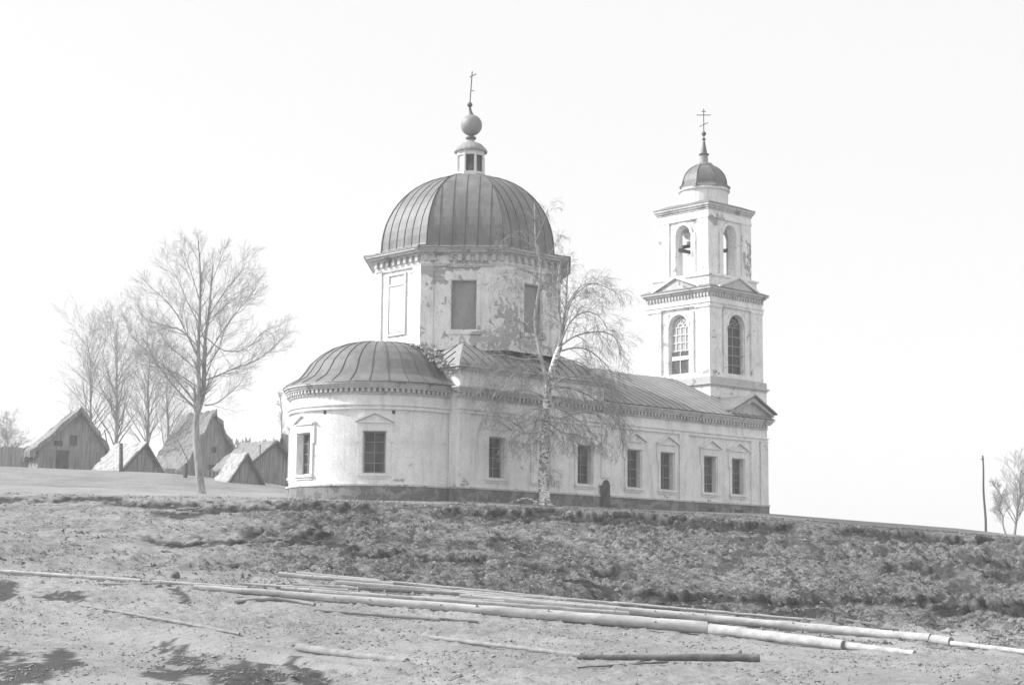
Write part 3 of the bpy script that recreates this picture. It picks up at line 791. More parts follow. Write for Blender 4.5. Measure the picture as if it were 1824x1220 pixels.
for i in (0, 1, 2, 3, 7):
    M_, l = faces[i]
    for sg in (-1, 1):
        pl = MB(); a, b = sorted((sg * (l / 2 + .04), sg * (l / 2 - .72))); slab(pl, M_, a, b, ZD0, ZD1 - .15, 0, 0.10)
        part(pl, 'pilaster', M_drum if i else M_trim)
    if i in (1, 2, 3, 7):
        w_ = sash(M_, -.75, .75, 15.25, 18.2, -0.22, M_board, bars=(0, 0), label='window boarded up with grey planks' if i == 1 else None)
        f = MB()
        for sg in (-1, 1):
            a, b = sorted((sg * .79, sg * 1.0)); slab(f, M_, a, b, 15.1, 18.25, 0, 0.06)
        slab(f, M_, -1.0, 1.0, 18.25, 18.45, 0, 0.06); slab(f, M_, -.95, .95, 18.98, 19.1, 0, 0.12); slab(f, M_, -1.05, 1.05, 14.95, 15.1, 0, 0.12)
        f.build('surround', M_drum, w_)
    if i == 0:
        f = MB(); slab(f, M_, -.74, .66, 15.3, 18.1, 0, 0.05); w_ = part(f, 'blind_window', M_trim)
        g = MB()
        for a, b, c, d in ((-.9, -.76, 15.2, 18.9), (.68, .82, 15.2, 18.9)): slab(g, M_, a, b, c, d, 0, .10)
        slab(g, M_, -.76, .68, 18.78, 18.9, 0, .10); slab(g, M_, -.76, .68, 18.12, 18.24, 0, .10); slab(g, M_, -.9, .82, 15.08, 15.2, 0, .10)
        g.build('surround', M_trim, w_)
mb = MB()
for a, z0, z1 in ((AD + .10, ZD1 - .15, ZD1), (AD + .18, ZD1 + .55, ZD1 + .66), (AD + .46, ZD1 + .66, ZD1 + .80), (AD + .62, ZD1 + .80, ZD1 + .92)):
    mb.rings([octring(a, dsc(a), z0), octring(a, dsc(a), z1)])
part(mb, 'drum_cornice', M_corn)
mb = MB()
for i in (0, 1, 2, 3, 4, 7):
    M_, l = faces[i]; n = int(l / 0.5)
    for k in range(n):
        if random.random() < 0.12: continue
        c = -l / 2 + l * (k + .5) / n; slab(mb, M_, c - .12, c + .12, ZD1 + .18, ZD1 + .55, 0, 0.22)
part(mb, 'drum_corbels', M_corn)
# dome
def dome():
    r0, s0, zb, h = 5.38, 2.14, ZD1 + .92, 5.35
    prof = [(AD + .66, zb - .02), (AD + .62, zb + .05), (r0 + .05, zb + .28), (r0, zb + .5)]
    for i in range(1, 15):
        a = R(90 * i / 15.2); prof.append((r0 * math.cos(a) ** 0.96, zb + .5 + (h - .1) * math.sin(a)))
    mb = MB(); mb.rings([octring(r, r * s0 / r0, z) for r, z in prof], caps=True)
    d = part(mb, 'dome', M_roof)
    sm = MB()
    for i in range(8):
        def ed(r, k): return [(-r, -r * s0 / r0), (-r, r * s0 / r0), (-r * s0 / r0, r), (r * s0 / r0, r), (r, r * s0 / r0), (r, -r * s0 / r0), (r * s0 / r0, -r), (-r * s0 / r0, -r)][k % 8]
        sm.tube([L(*[1.004 * c for c in ed(r, i)], z) for r, z in prof[1:]], 0.045, 4)
        # sheets run up each face parallel to its middle line
        p0, p1 = np.array(ed(1, i)), np.array(ed(1, i + 1)); l = np.linalg.norm(p1 - p0); t = (p1 - p0) / l; mid = (p0 + p1) / 2
        nsh = 6
        for k in range(1, nsh):
            off = (k / nsh - .5) * l * r0
            pts = []
            for r, z in prof[1:]:
                if abs(off) < l * r / 2 - .02: pts.append(L(*((mid * r * 1.003) + t * off), z + .01))
            if len(pts) > 1: sm.tube(pts, 0.024, 4)
    sm.build('standing_seams', M_seam, d)
dome()
# lantern, ball and cross
def circ(r, z, k=24, c=(0, 0), ph=0.0): return [L(c[0] + r * math.cos(2 * math.pi * (i + .5) / k + ph), c[1] + r * math.sin(2 * math.pi * (i + .5) / k + ph), z) for i in range(k)]
def lantern():
    mb = MB(); mb.rings([circ(1.0, 25.55, 8), circ(1.0, 26.05, 8)]); mb.rings([circ(.93, 27.15, 8), circ(.93, 27.45, 8)])
    for i in range(8):
        a = 2 * math.pi * (i + .5) / 8; c, s = math.cos(a) * .87, math.sin(a) * .87
        mb.tube([L(c, s, 26.05), L(c, s, 27.15)], 0.09, 6)
    lt = part(mb, 'lantern', M_white)
    k = MB(); k.rings([circ(.76, 26.05, 8), circ(.76, 27.15, 8)]); k.build('louvre', M_dark, lt)
    side = MB()
    for i in (3, 4):   # boarded faces that catch the sun
        a0 = 2 * math.pi * (i + .5) / 8; a1 = 2 * math.pi * (i + 1.5) / 8
        p = [(math.cos(a) * .84, math.sin(a) * .84) for a in (a0, a1)]
        side.prism([L(p[0][0], p[0][1], 26.05), L(p[1][0], p[1][1], 26.05), L(p[1][0], p[1][1], 27.15), L(p[0][0], p[0][1], 27.15)],
                   [L(p[0][0] * .93, p[0][1] * .93, 26.05), L(p[1][0] * .93, p[1][1] * .93, 26.05), L(p[1][0] * .93, p[1][1] * .93, 27.15), L(p[0][0] * .93, p[0][1] * .93, 27.15)])
    side.build('boarding', M_white, lt)
    cp = MB(); cp.rings([circ(r, z, 20) for r, z in ((1.06, 27.42), (1.06, 27.52), (.98, 27.66), (.72, 27.92), (.38, 28.08), (.24, 28.14), (.22, 28.30))])
    cp.build('lantern_cap', M_roof2, lt, smooth=False)
    nk = MB(); nk.rings([circ(r, z, 16) for r, z in ((.22, 28.28), (.34, 28.32), (.34, 28.42), (.2, 28.46), (.2, 28.66))]); part(nk, 'ball_neck', M_iron)
    b = MB(); b.rings([circ(.68 * math.sin(R(a)) + .01, 29.22 - .68 * math.cos(R(a)), 24, (0.02, .0)) for a in range(4, 180, 8)])
    part(b, 'dome_ball', M_ball, smooth=True)
    t = MB(); t.rings([circ(r, z, 10, c) for r, z, c in ((.20, 29.84, (.0, .02)), (.11, 30.1, (-.04, -.04)), (.07, 30.4, (-.07, -.07)))]); part(t, 'spire_neck', M_iron)
    b = MB(); b.rings([circ(.17 * math.sin(R(a)) + .005, 30.56 - .17 * math.cos(R(a)), 12, (-.07, -.07)) for a in range(5, 180, 17)])
    cr = part(b, 'cross', M_iron, smooth=True); cr['label'] = 'thin broken cross on a rod'
    x = MB(); x.tube([L(-.07, -.07, 30.6), L(0.02, 0.02, 32.75)], 0.04, 5)
    x.tube([L(0.0, -.18, 32.42), L(0.0, .42, 32.50)], 0.035, 5)
    x.tube([L(0.0, -.1, 31.55), L(0.0, .25, 31.4)], 0.03, 5)
    x.build('cross_rod', M_iron, cr)
lantern()

# bell tower --------------------------------------------------
UT = 22.75
def quad(h): return [('e', face_e(UT - h)), ('n', lambda s, z, d=0.0: L(UT + s, h + d, z)), ('s', lambda s, z, d=0.0: L(UT - s, -h - d, z)), ('w', lambda s, z, d=0.0: L(UT + h + d, -s, z))]
def sq(h, z, k=0): return [L(UT - h, -h, z), L(UT - h, h, z), L(UT + h, h, z), L(UT + h, -h, z)]
def band(mb, h, z0, z1): mb.rings([sq(h, z0), sq(h, z1)])
mb = MB(); h = 3.07
for k, M_ in quad(h): wall(mb, M_, -h, h, ZB, 14.3, [], .3)
part(mb, 'tower_base', M_tower)
mb = MB(); band(mb, h + .05, 13.95, 14.08); band(mb, h + .15, 14.08, 14.2); mb.rings([sq(h + .02, 14.2), sq(h + .02, 14.62), sq(h - .3, 14.75)]); part(mb, 'tower_ledge', M_corn)
def arch_window(M_, hw, z0, zt, d, pane, frame, nb=3, rows=8, label=None, lowopen=False):
    pts = [(-hw, z0), (hw, z0)] + arcpts(0, zt - hw, hw, 0, 180, 14)
    mb = MB(); polyslab(mb, M_, pts, d - .05, d); w_ = part(mb, 'arched_window', pane)
    if label: w_['label'] = label
    f = MB(); t = 0.035
    for sg in (-1, 1):
        a, b = sorted((sg * hw, sg * (hw - .09))); slab(f, M_, a, b, z0, zt - hw, d, d + .07)
    arcband(f, M_, 0, zt - hw, hw - .09, hw, 0, 180, d, d + .07)
    for i in range(nb):
        c = -hw + 2 * hw * (i + 1) / (nb + 1); slab(f, M_, c - t, c + t, z0, zt - hw, d, d + .06)
    for i in range(rows + 1):
        z = z0 + (zt - hw - z0) * i / rows; slab(f, M_, -hw + .09, hw - .09, z - t, z + t, d + .002, d + .063)
    for a in range(30, 180, 30):
        p0 = (0.3 * hw * math.cos(R(a)), zt - hw + .3 * hw * math.sin(R(a))); p1 = (.92 * hw * math.cos(R(a)), zt - hw + .92 * hw * math.sin(R(a)))
        ox, oz = -math.sin(R(a)) * t, math.cos(R(a)) * t
        polyslab(f, M_, [(p0[0] - ox, p0[1] - oz), (p1[0] - ox, p1[1] - oz), (p1[0] + ox, p1[1] + oz), (p0[0] + ox, p0[1] + oz)], d + .004, d + .06)
    arcband(f, M_, 0, zt - hw, .3 * hw - t, .3 * hw + t, 0, 180, d, d + .065); arcband(f, M_, 0, zt - hw, .64 * hw - t, .64 * hw + t, 0, 180, d, d + .065)
    f.build('frame', frame, w_)
    return w_
# middle tier
h2, Z2a, Z2b = 2.76, 14.7, 20.0
mb = MB()
for k, M_ in quad(h2): wall(mb, M_, -h2, h2, Z2a, 21.2, [(-.87, .87, 15.05, 19.25, 1)], .4)
part(mb, 'tower_middle_tier', M_tower)
mb = MB(); band(mb, h2 + .16, Z2a, Z2a + .30); 
part(mb, 'tier_base_moulding', M_tower)
for k, M_ in quad(h2)[:2]:
    for a, b in ((-h2 - .14, -1.62), (1.62, h2 + .14)):
        mb = MB(); slab(mb, M_, a, b, Z2a + .30, 19.55, 0, .16); part(mb, 'pilaster', M_tower)
        mb = MB(); slab(mb, M_, a - .04, b + .04, 19.55, 19.68, 0, .22); part(mb, 'pilaster_cap', M_trim)
    for sg in (-1, 1):
        a, b = sorted((sg * .95, sg * 1.38)); mb = MB(); slab(mb, M_, a, b, Z2a + .30, 19.4, 0, .13); part(mb, 'window_pier', M_tower)
    mb = MB(); arcband(mb, M_, 0, 19.25 - .87, .87, 1.06, 0, 180, .0, .18); part(mb, 'archivolt', M_trim)
E_, N_ = quad(h2)[0][1], quad(h2)[1][1]
we = arch_window(E_, .87, 15.05, 19.25, -.20, M_glass, M_white, 3, 6, 'tall arched window with white glazing bars and boards missing at the bottom')
bb = MB(); slab(bb, E_, -.78, .78, 15.1, 15.62 + .38, -.195, -.11); slab(bb, E_, -.78, .78, 16.34, 16.62, -.195, -.11)
bb.build('dark_opening', M_dark, we)
bb = MB(); slab(bb, E_, -.03, .03, 15.1, 16.0, -.11, -.06); slab(bb, E_, -.82, .82, 16.02, 16.32, -.12, -.05); slab(bb, E_, -.03, .03, 16.32, 16.62, -.11, -.06); bb.build('board', M_white, we)
arch_window(N_, .87, 15.05, 19.25, -.30, M_dark, M_bar, 1, 5, 'tall dark arched window with plain glazing bars')
arch_window(quad(h2)[2][1], .87, 15.05, 19.25, -.30, M_dark, M_bar, 1, 5); arch_window(quad(h2)[3][1], .87, 15.05, 19.25, -.30, M_dark, M_bar, 1, 5)
mb = MB(); band(mb, h2 + .20, 19.68, 19.86); band(mb, h2 + .26, 19.86, 19.94); band(mb, h2 + .16, 19.94, 20.3); part(mb, 'tier_entablature', M_tower)
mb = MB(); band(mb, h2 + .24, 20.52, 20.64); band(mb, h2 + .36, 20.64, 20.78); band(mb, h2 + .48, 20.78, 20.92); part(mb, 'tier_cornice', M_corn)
mb = MB()
for k, M_ in quad(h2):
    for i in range(20):
        c = -2.95 + 5.9 * (i + .5) / 20; slab(mb, M_, c - .08, c + .08, 20.3, 20.52, .1, .28)
part(mb, 'tier_dentils', M_corn)
mb = MB(); mb.rings([sq(h2 + .52, 20.92), sq(h2 + .48, 20.98), sq(2.6, 21.25)]); part(mb, 'tier_roof', M_roof)
for k, M_ in quad(h2)[:2]:
    g = MB(); polyslab(g, M_, [(-1.9, 20.98), (1.9, 20.98), (0, 21.85)], 0, .34); p = part(g, 'pediment', M_corn)
    r_ = MB()
    for sg in (-1, 1):
        polyslab(r_, M_, [(0, 21.82), (sg * 2.2, 20.95), (sg * 2.2, 21.10), (0, 22.02)], -.4, .50)
    r_.build('raking_cornice', M_trim, p)
# attic under the bells
mb = MB(); band(mb, 2.62, 21.2, 21.85); band(mb, 2.74, 21.85, 21.98); part(mb, 'belfry_attic', M_tower)
# belfry
h3, Z3 = 2.26, 21.98
def belfry():
    mb = MB(); t = .62
    for k, M_ in quad(h3): wall(mb, M_, -h3, h3, Z3, 26.7, [(-.66, .66, 22.1, 25.75, 1)], t, back=True)
    part(mb, 'belfry_wall', M_tower)
    mb = MB(); band(mb, h3 - .1, 26.35, 26.6); part(mb, 'belfry_ceiling', M_inner)
    mb = MB(); band(mb, h3 + .14, Z3, Z3 + .14)
    part(mb, 'belfry_sill', M_trim)
    for k, M_ in quad(h3)[:2]:
        for a, b in ((-h3 - .10, -1.32), (1.32, h3 + .10)):
            p = MB(); slab(p, M_, a, b, Z3 + .14, 26.05, 0, .12); part(p, 'pilaster', M_tower)
        for sg in (-1, 1):
            a, b = sorted((sg * .72, sg * 1.12)); p = MB(); slab(p, M_, a, b, Z3 + .14, 25.1, 0, .10); part(p, 'arch_pier', M_tower)
        p = MB(); arcband(p, M_, 0, 25.75 - .66, .66, .86, 0, 180, 0, .14); part(p, 'archivolt', M_trim)
    for (a, z) in ((.25, 24.35), (-.55, 23.95)):
        p = MB(); p.box(UT - 2.1, UT + 2.1, -a - .10, -a + .10, z - GZ, z + .22 - GZ); part(p, 'bell_beam', M_beam)
    for (a, z) in ((.9, 24.1), (-.8, 24.45)):
        p = MB(); p.box(UT + a - .1, UT + a + .1, -2.1, 2.1, z - GZ, z + .22 - GZ); part(p, 'bell_beam', M_beam)
    mb = MB(); band(mb, h3 + .16, 26.05, 26.2); band(mb, h3 + .12, 26.2, 26.62); part(mb, 'belfry_entablature', M_tower)
    mb = MB(); band(mb, h3 + .17, 26.62, 26.76); band(mb, h3 + .25, 26.76, 26.9); band(mb, h3 + .33, 26.9, 27.06); part(mb, 'belfry_cornice', M_corn)
    mb = MB(); mb.rings([sq(h3 + .37, 27.06), sq(h3 + .34, 27.12), sq(1.9, 27.42)]); part(mb, 'belfry_roof', M_roof)
belfry()
def c2(r, z, k=24): return circ(r, z, k, (UT, 0))
mb = MB(); mb.rings([c2(1.72, 27.3, 32), c2(1.72, 28.42, 32), c2(1.86, 28.5, 32), c2(1.86, 28.64, 32)]); part(mb, 'tower_drum', M_trim, smooth=False)
prof = [(2.0, 28.62), (1.98, 28.70), (1.76, 28.86)]
for i in range(0, 10): a = R(9.3 * i); prof.append((1.70 * math.cos(a), 28.95 + 1.62 * math.sin(a)))
mb = MB(); mb.rings([circ(r, z, 8, (UT, 0)) if i > 1 else c2(r * .98, z, 8) for i, (r, z) in enumerate(prof)]); dm = part(mb, 'tower_dome', M_roof)
sm = MB()
for j in range(8):
    a = 2 * math.pi * (j + .5) / 8; sm.tube([L(UT + 1.01 * r * math.cos(a), 1.01 * r * math.sin(a), z) for r, z in prof[1:]], .035, 4)
sm.build('standing_seams', M_seam, dm)
mb = MB(); mb.rings([c2(.62, 30.42, 16), c2(.66, 30.5, 16), c2(.62, 30.62, 16), c2(.30, 30.68, 16), c2(.28, 31.3, 16)]); part(mb, 'spire_base', M_roof2)
mb = MB(); mb.rings([c2(.36, 31.28, 12), c2(.38, 31.36, 12), c2(.24, 31.42, 12), c2(.07, 32.4, 12), c2(.14, 32.44, 12), c2(.14, 32.52, 12), c2(.05, 32.56, 12), c2(.05, 32.75, 12)]); part(mb, 'tower_spire', M_iron)
b = MB(); b.rings([circ(.17 * math.sin(R(a)) + .005, 32.88 - .17 * math.cos(R(a)), 12, (UT, 0)) for a in range(5, 180, 17)]); cr = part(b, 'cross', M_iron, smooth=True); cr['label'] = 'eight pointed cross over a small orb'
x = MB(); x.tube([L(UT, 0, 32.9), L(UT, 0, 34.75)], .035, 5)
x.tube([L(UT - .36, -.36, 34.28), L(UT + .36, .36, 34.28)], .032, 5); x.tube([L(UT - .12, -.12, 34.55), L(UT + .12, .12, 34.55)], .03, 5)
x.tube([L(UT - .22, -.22, 33.42), L(UT + .22, .22, 33.72)], .03, 5); x.build('cross_bars', M_iron, cr)

# ------------------------------------------------------------------ bare trees
class Tree:
    def __init__(s, seed): s.r = random.Random(seed); s.big = MB(); s.fine = MB(); s.n = 0
    def limb(s, p, d, ln, r, lvl, maxl, spread, droop, up, kids, sub=0.55, seg=5, wig=0.16, rmin=0.008):
        g = s.r; pts = [np.array(p, float)]; d = np.array(d, float); d /= np.linalg.norm(d)
        rad = [r]; nseg = seg
        for i in range(nseg):
            f = (i + 1) / nseg
            d = d + np.array([g.gauss(0, wig), g.gauss(0, wig), g.gauss(0, wig) * .6]) + np.array([0, 0, up * (1 - f) - droop * f])
            d /= np.linalg.norm(d)
            pts.append(pts[-1] + d * ln / nseg); rad.append(max(r * (1 - .8 * f), rmin * .5))
        (s.big if lvl <= 1 else s.fine).tube(pts, rad, 6 if lvl == 0 else (5 if lvl == 1 else 3), cap=False)
        s.n += 1
        if lvl < maxl:
            s.sprout(pts, rad, ln, lvl, maxl, spread, droop, up, kids, sub, wig, rmin)
    def sprout(s, pts, rad, ln, lvl, maxl, spread, droop, up, kids, sub, wig, rmin, start=0.2):
        g = s.r; n = len(pts) - 1
        for k in range(kids[lvl]):
            f = start + (1 - start) * (k + g.random()) / kids[lvl]
            i = min(int(f * n), n - 1); t = f * n - i
            q = pts[i] * (1 - t) + pts[i + 1] * t; d = pts[i + 1] - pts[i]; d = d / (np.linalg.norm(d) + 1e-9)
            a = np.cross(d, np.array([g.gauss(0, 1), g.gauss(0, 1), g.gauss(0, 1)])); a /= (np.linalg.norm(a) + 1e-9)
            an = spread * g.uniform(.7, 1.25)
            nd = d * math.cos(an) + a * math.sin(an)
            rr = max((rad[i] * (1 - t) + rad[i + 1] * t) * .42, rmin)
            s.limb(q, nd, ln * sub * g.uniform(.6, 1.15) * (1.15 - .5 * f), rr, lvl + 1, maxl, spread, droop, up, kids, sub, 4, wig, rmin)
def smoothline(pts, n=4):
    P = [np.array(p, float) for p in pts]; out = []
    for i in range(len(P) - 1):
        a, b, c, d = P[max(i - 1, 0)], P[i], P[i + 1], P[min(i + 2, len(P) - 1)]
        for k in range(n):
            t = k / n; out.append(.5 * ((2 * b) + (-a + c) * t + (2 * a - 5 * b + 4 * c - d) * t * t + (-a + 3 * b - 3 * c + d) * t ** 3))
    out.append(P[-1]); return out
def tree_obj(name, base, trunkmb, T, label, bark, bmat, twig, group=None, cat='tree'):
    o = thing(name, tuple(base), label, cat, group)
    for mb, nm, mt in ((trunkmb, 'trunk', bark), (T.big, 'branches', bmat), (T.fine, 'twigs', twig)):
        if mb.v:
            mb.v = [(v[0] - base[0], v[1] - base[1], v[2] - base[2]) for v in mb.v]; mb.build(nm, mt, o, smooth=(nm == 'trunk'), normals=False)
    return o
def line3(pts, d, dj=None):
    return [at(x, y, d + (dj[i] if dj else 0)) for i, (x, y) in enumerate(pts)]

# birch before the nave
def birch():
    D = hit(970, 899)[1]; base = hit(970, 899)
    T = Tree(12); tr = MB()
    P = smoothline(line3([(970, 903), (969.5, 885), (968, 850), (970, 800), (972, 760), (974, 720), (977, 690), (986, 650), (997, 618)], D))
    rr = np.interp(np.linspace(0, 1, len(P)), [0, .04, .1, .4, .75, 1], [.54, .40, .33, .27, .21, .16])
    tr.tube(P, list(rr), 14, cap=False)
    Rt = smoothline(line3([(997, 618), (1000, 590), (996, 560), (994, 511), (997, 480), (1002, 455)], D), 3)
    Lt = smoothline(line3([(977, 690), (968, 655), (957, 606), (953, 568), (958, 530), (963, 490), (961, 462), (955, 440), (953, 400), (952, 362)], D - 1.2), 3)
    R2 = smoothline(line3([(997, 618), (1003, 580), (1008, 540), (1010, 500), (1013, 465)], D + .8), 3)
    for Q, r0 in ((Rt, .14), (Lt, .12), (R2, .11)):
        T.big.tube(Q, list(np.linspace(r0, .03, len(Q))), 7, cap=False)
        T.sprout(Q, list(np.linspace(r0, .03, len(Q))), 2.4, 0, 3, .75, .22, .0, [16, 7, 4, 0], .58, .2, .0065)
    arcs = [([(998, 612), (1012, 580), (1030, 560), (1052, 556), (1070, 566), (1082, 585)], -1.0, .06),
            ([(1004, 590), (1014, 545), (1030, 520), (1055, 505), (1080, 512), (1100, 522)], .5, .05),
            ([(1004, 560), (1018, 530), (1038, 508), (1060, 505)], 1.4, .05),
            ([(1000, 615), (1022, 600), (1050, 592), (1078, 592), (1098, 605), (1106, 640)], 1.0, .06),
            ([(1000, 625), (1020, 620), (1045, 622), (1070, 640), (1088, 662), (1096, 690)], -.6, .055),
            ([(976, 700), (985, 690), (996, 696), (1004, 712), (1002, 730)], -1.4, .05),
            ([(975, 705), (984, 720), (988, 745), (990, 770), (986, 790)], -1.6, .055),
            ([(977, 735), (968, 730), (958, 742), (950, 765), (938, 772), (925, 760), (905, 748), (890, 745)], -1.0, .07),
            ([(973, 730), (960, 725), (945, 735), (936, 750)], -1.5, .05),
            ([(980, 680), (960, 665), (930, 660), (900, 680), (880, 705), (868, 735)], -.8, .06),
            ([(985, 655), (962, 640), (930, 640), (890, 632), (855, 640), (830, 655)], .4, .055),
            ([(958, 600), (930, 575), (905, 572), (880, 590), (868, 620)], -1.4, .045),
            ([(962, 500), (935, 480), (915, 490), (902, 520)], -1.8, .035),
            ([(955, 445), (930, 425), (905, 420), (890, 440)], -1.4, .035),
            ([(953, 432), (965, 405), (972, 385), (975, 372)], -1.0, .035),
            ([(960, 470), (985, 445), (1000, 420)], -.8, .035),
            ([(978, 690), (1010, 690), (1050, 705), (1085, 735), (1105, 765), (1110, 800)], .8, .06),
            ([(976, 720), (1010, 735), (1045, 760), (1065, 785)], -.8, .045),
            ([(975, 750), (1000, 770), (1030, 775), (1060, 795)], .6, .04),
            ([(972, 762), (950, 790), (925, 790)], .5, .03),
            ([(970, 838), (978, 842), (986, 856)], -.5, .025),
            ([(974, 712), (955, 700), (925, 695), (895, 705), (872, 730)], -.4, .045), ([(976, 700), (1000, 675), (1040, 670), (1080, 685), (1110, 715)], -1.0, .05),
            ([(972, 745), (945, 755), (915, 770), (900, 800)], -1.2, .035), ([(975, 740), (1000, 745), (1030, 735), (1065, 740), (1090, 770)], 1.0, .045),
            ([(980, 672), (950, 650), (905, 655), (870, 670), (850, 700)], -1.6, .045), ([(1000, 640), (1030, 645), (1065, 670), (1085, 710), (1090, 750)], -1.6, .045)]
    for pts, dj, r in arcs:
        Q = smoothline(line3(pts, D, [dj * (.2 + .8 * i / (len(pts) - 1)) for i in range(len(pts))]), 3)
        rad = list(np.linspace(r, r * .3, len(Q)))
        T.big.tube(Q, rad, 6, cap=False)
        ln = sum(np.linalg.norm(Q[i + 1] - Q[i]) for i in range(len(Q) - 1))
        T.sprout(Q, rad, min(3.2, 1.0 + ln * .5), 0, 3, .8, .32, -.04, [max(10, int(ln * 4.6)), 7, 4, 0], .62, .20, .0065, .08)
    for (x0, y0), (x1, y1) in (((965, 899), (950, 897)), ((962, 900), (938, 886)), ((976, 900), (990, 902)), ((938, 886), (900, 901))):
        tr.tube([at(x0, y0, D - .3), at((x0 + x1) / 2, (y0 + y1) / 2 - 2, D - .5), at(x1, y1, D - .6)], [.13 if x0 > 940 else .05, .07, .03], 6, cap=False)
    tree_obj('birch_tree', base, tr, T, 'tall bare white-barked birch with drooping twigs standing close before the church', M_birch, M_bbranch, M_btwig)
birch()

# big bare tree on the left
def left_tree():
    D = hit(358, 879)[1]; base = hit(358, 879); T = Tree(31); tr = MB()
    P = smoothline(line3([(359, 884), (356, 850), (351, 800), (349, 760), (352, 725), (355, 700), (353, 640), (355, 580), (357, 520), (356, 470), (353, 430)], D))
    rr = np.interp(np.linspace(0, 1, len(P)), [0, .05, .3, .36, 1], [.40, .29, .23, .18, .03]); tr.tube(P, list(rr), 12, cap=False)
    P2 = smoothline(line3([(352, 735), (362, 700), (364, 650), (366, 600), (372, 560), (376, 510), (380, 470)], D + .5)); r2 = list(np.linspace(.2, .03, len(P2))); T.big.tube(P2, r2, 8, cap=False)
    limbs = [([(350, 728), (325, 705), (296, 670), (275, 640), (262, 610)], -.8, .11), ([(352, 722), (330, 695), (300, 660), (272, 635), (240, 605), (225, 580)], 1.2, .10),
             ([(364, 722), (385, 718), (410, 700), (430, 680)], -.6, .07), ([(364, 678), (390, 668), (420, 655), (450, 645), (480, 625), (505, 600)], .6, .08),
             ([(365, 640), (390, 600), (415, 565), (435, 540), (455, 515)], -1, .08), ([(366, 600), (400, 625), (440, 620), (470, 590), (490, 600)], 1.4, .06),
             ([(354, 640), (335, 600), (315, 560), (290, 530), (265, 510)], -1, .08), ([(354, 620), (325, 590), (295, 580), (262, 570), (240, 545)], 1.2, .07),
             ([(356, 580), (335, 540), (318, 500), (300, 470)], 1, .06), ([(357, 540), (345, 500), (335, 470), (325, 445)], -1, .05), ([(374, 560), (400, 520), (425, 490), (440, 465)], .8, .06),
             ([(370, 580), (395, 550), (420, 530), (445, 505)], -1.3, .05), ([(378, 500), (390, 470), (400, 440)], .4, .04), ([(352, 660), (330, 640), (300, 615), (285, 590)], 2, .06),
             ([(365, 655), (385, 630), (400, 590), (408, 550)], 2, .06), ([(353, 690), (320, 668), (290, 655), (255, 650), (235, 640)], 1.6, .06)]
    for pts, dj, r in limbs:
        Q = smoothline(line3(pts, D, [dj * i / (len(pts) - 1) for i in range(len(pts))]), 3); rad = list(np.linspace(r * .75, r * .2, len(Q)))
        T.big.tube(Q, rad, 6, cap=False); ln = sum(np.linalg.norm(Q[i + 1] - Q[i]) for i in range(len(Q) - 1))
        T.sprout(Q, rad, min(4.0, 1.2 + ln * .55), 0, 3, .62, -.03, .10, [max(9, int(ln * 3.6)), 8, 5, 0], .58, .17, .0065, .12)
    T.sprout(P[14:], list(rr[14:]), 4.0, 0, 3, .62, 0, .12, [36, 8, 5, 0], .6, .17, .0065, 0.0)
    T.sprout(P2, r2, 3.6, 0, 3, .6, 0, .12, [20, 8, 5, 0], .6, .17, .0065, .1)
    tree_obj('bare_tree', base, tr, T, 'tall bare tree with upswept branches left of the church, before the barns', M_bark, M_bark, M_twig)
left_tree()

def gen_tree(x, ybase, ytop, D, seed, label, spread=.6, droop=0, n0=16, r=.2, lean=0, name='bare_tree', group=None, wid=1.0, cat='tree', zb=None):
    b = at(x, ybase, D); b[2] = gz(b[0], b[1]) - .05
    H = (ybase - ytop) * D / FPX; T = Tree(seed); tr = MB(); g = T.r
    top = at(x + lean, ytop, D)
    P = smoothline([b + (top - b) * f + np.array([g.gauss(0, .12), g.gauss(0, .12), 0]) * (0.2 + f) for f in (0, .2, .4, .6, .8, 1)], 3)
    rad = list(np.interp(np.linspace(0, 1, len(P)), [0, .06, 1], [r * 1.4, r, .03])); tr.tube(P, rad, 8, cap=False)
    T.sprout(P, rad, H * .60 * wid, 0, 3, spread, droop, .10, [n0, 9, 6, 0], .55, .17, .006 + .00003 * D, .16)
    return tree_obj(name, b, tr, T, label, M_bark, M_bark, M_twig, group, cat)
G1 = 'bare trees behind the barns'
gen_tree(165, 838, 600, 190, 51, 'pale bare tree directly behind the thatched barn with the small gable window', n0=44, wid=1.35, lean=-8, group=G1)
gen_tree(208, 838, 585, 182, 52, 'slender bare tree rising between the thatched barn and the pale planked roof', n0=46, wid=1.35, lean=-2, group=G1, r=.24)
gen_tree(262, 838, 610, 188, 53, 'bare tree behind the planked cellar roof, left of the rounded barn', n0=44, wid=1.35, lean=4, group=G1)
gen_tree(300, 836, 640, 200, 54, 'bare tree just behind the left end of the rounded barn', n0=36, wid=1.3, group=G1)
gen_tree(14, 834, 758, 180, 55, 'low bare bush looking over the left end of the dark fence', name='bare_bush', n0=44, wid=1.9, r=.05, spread=.9, cat='bush')
gen_tree(503, 800, 700, 175, 56, 'thin bare tree half hidden by the left edge of the apse', n0=10, wid=.7, r=.08)
gen_tree(1806, 953, 838, 118, 57, 'bare tree leaning outward at the right edge of the skyline', n0=34, wid=1.5, r=.09, lean=12)
gen_tree(1792, 952, 870, 116, 58, 'small thin bare sapling between the tall pole and the right-hand tree', n0=24, wid=1.3, r=.05, lean=-20)

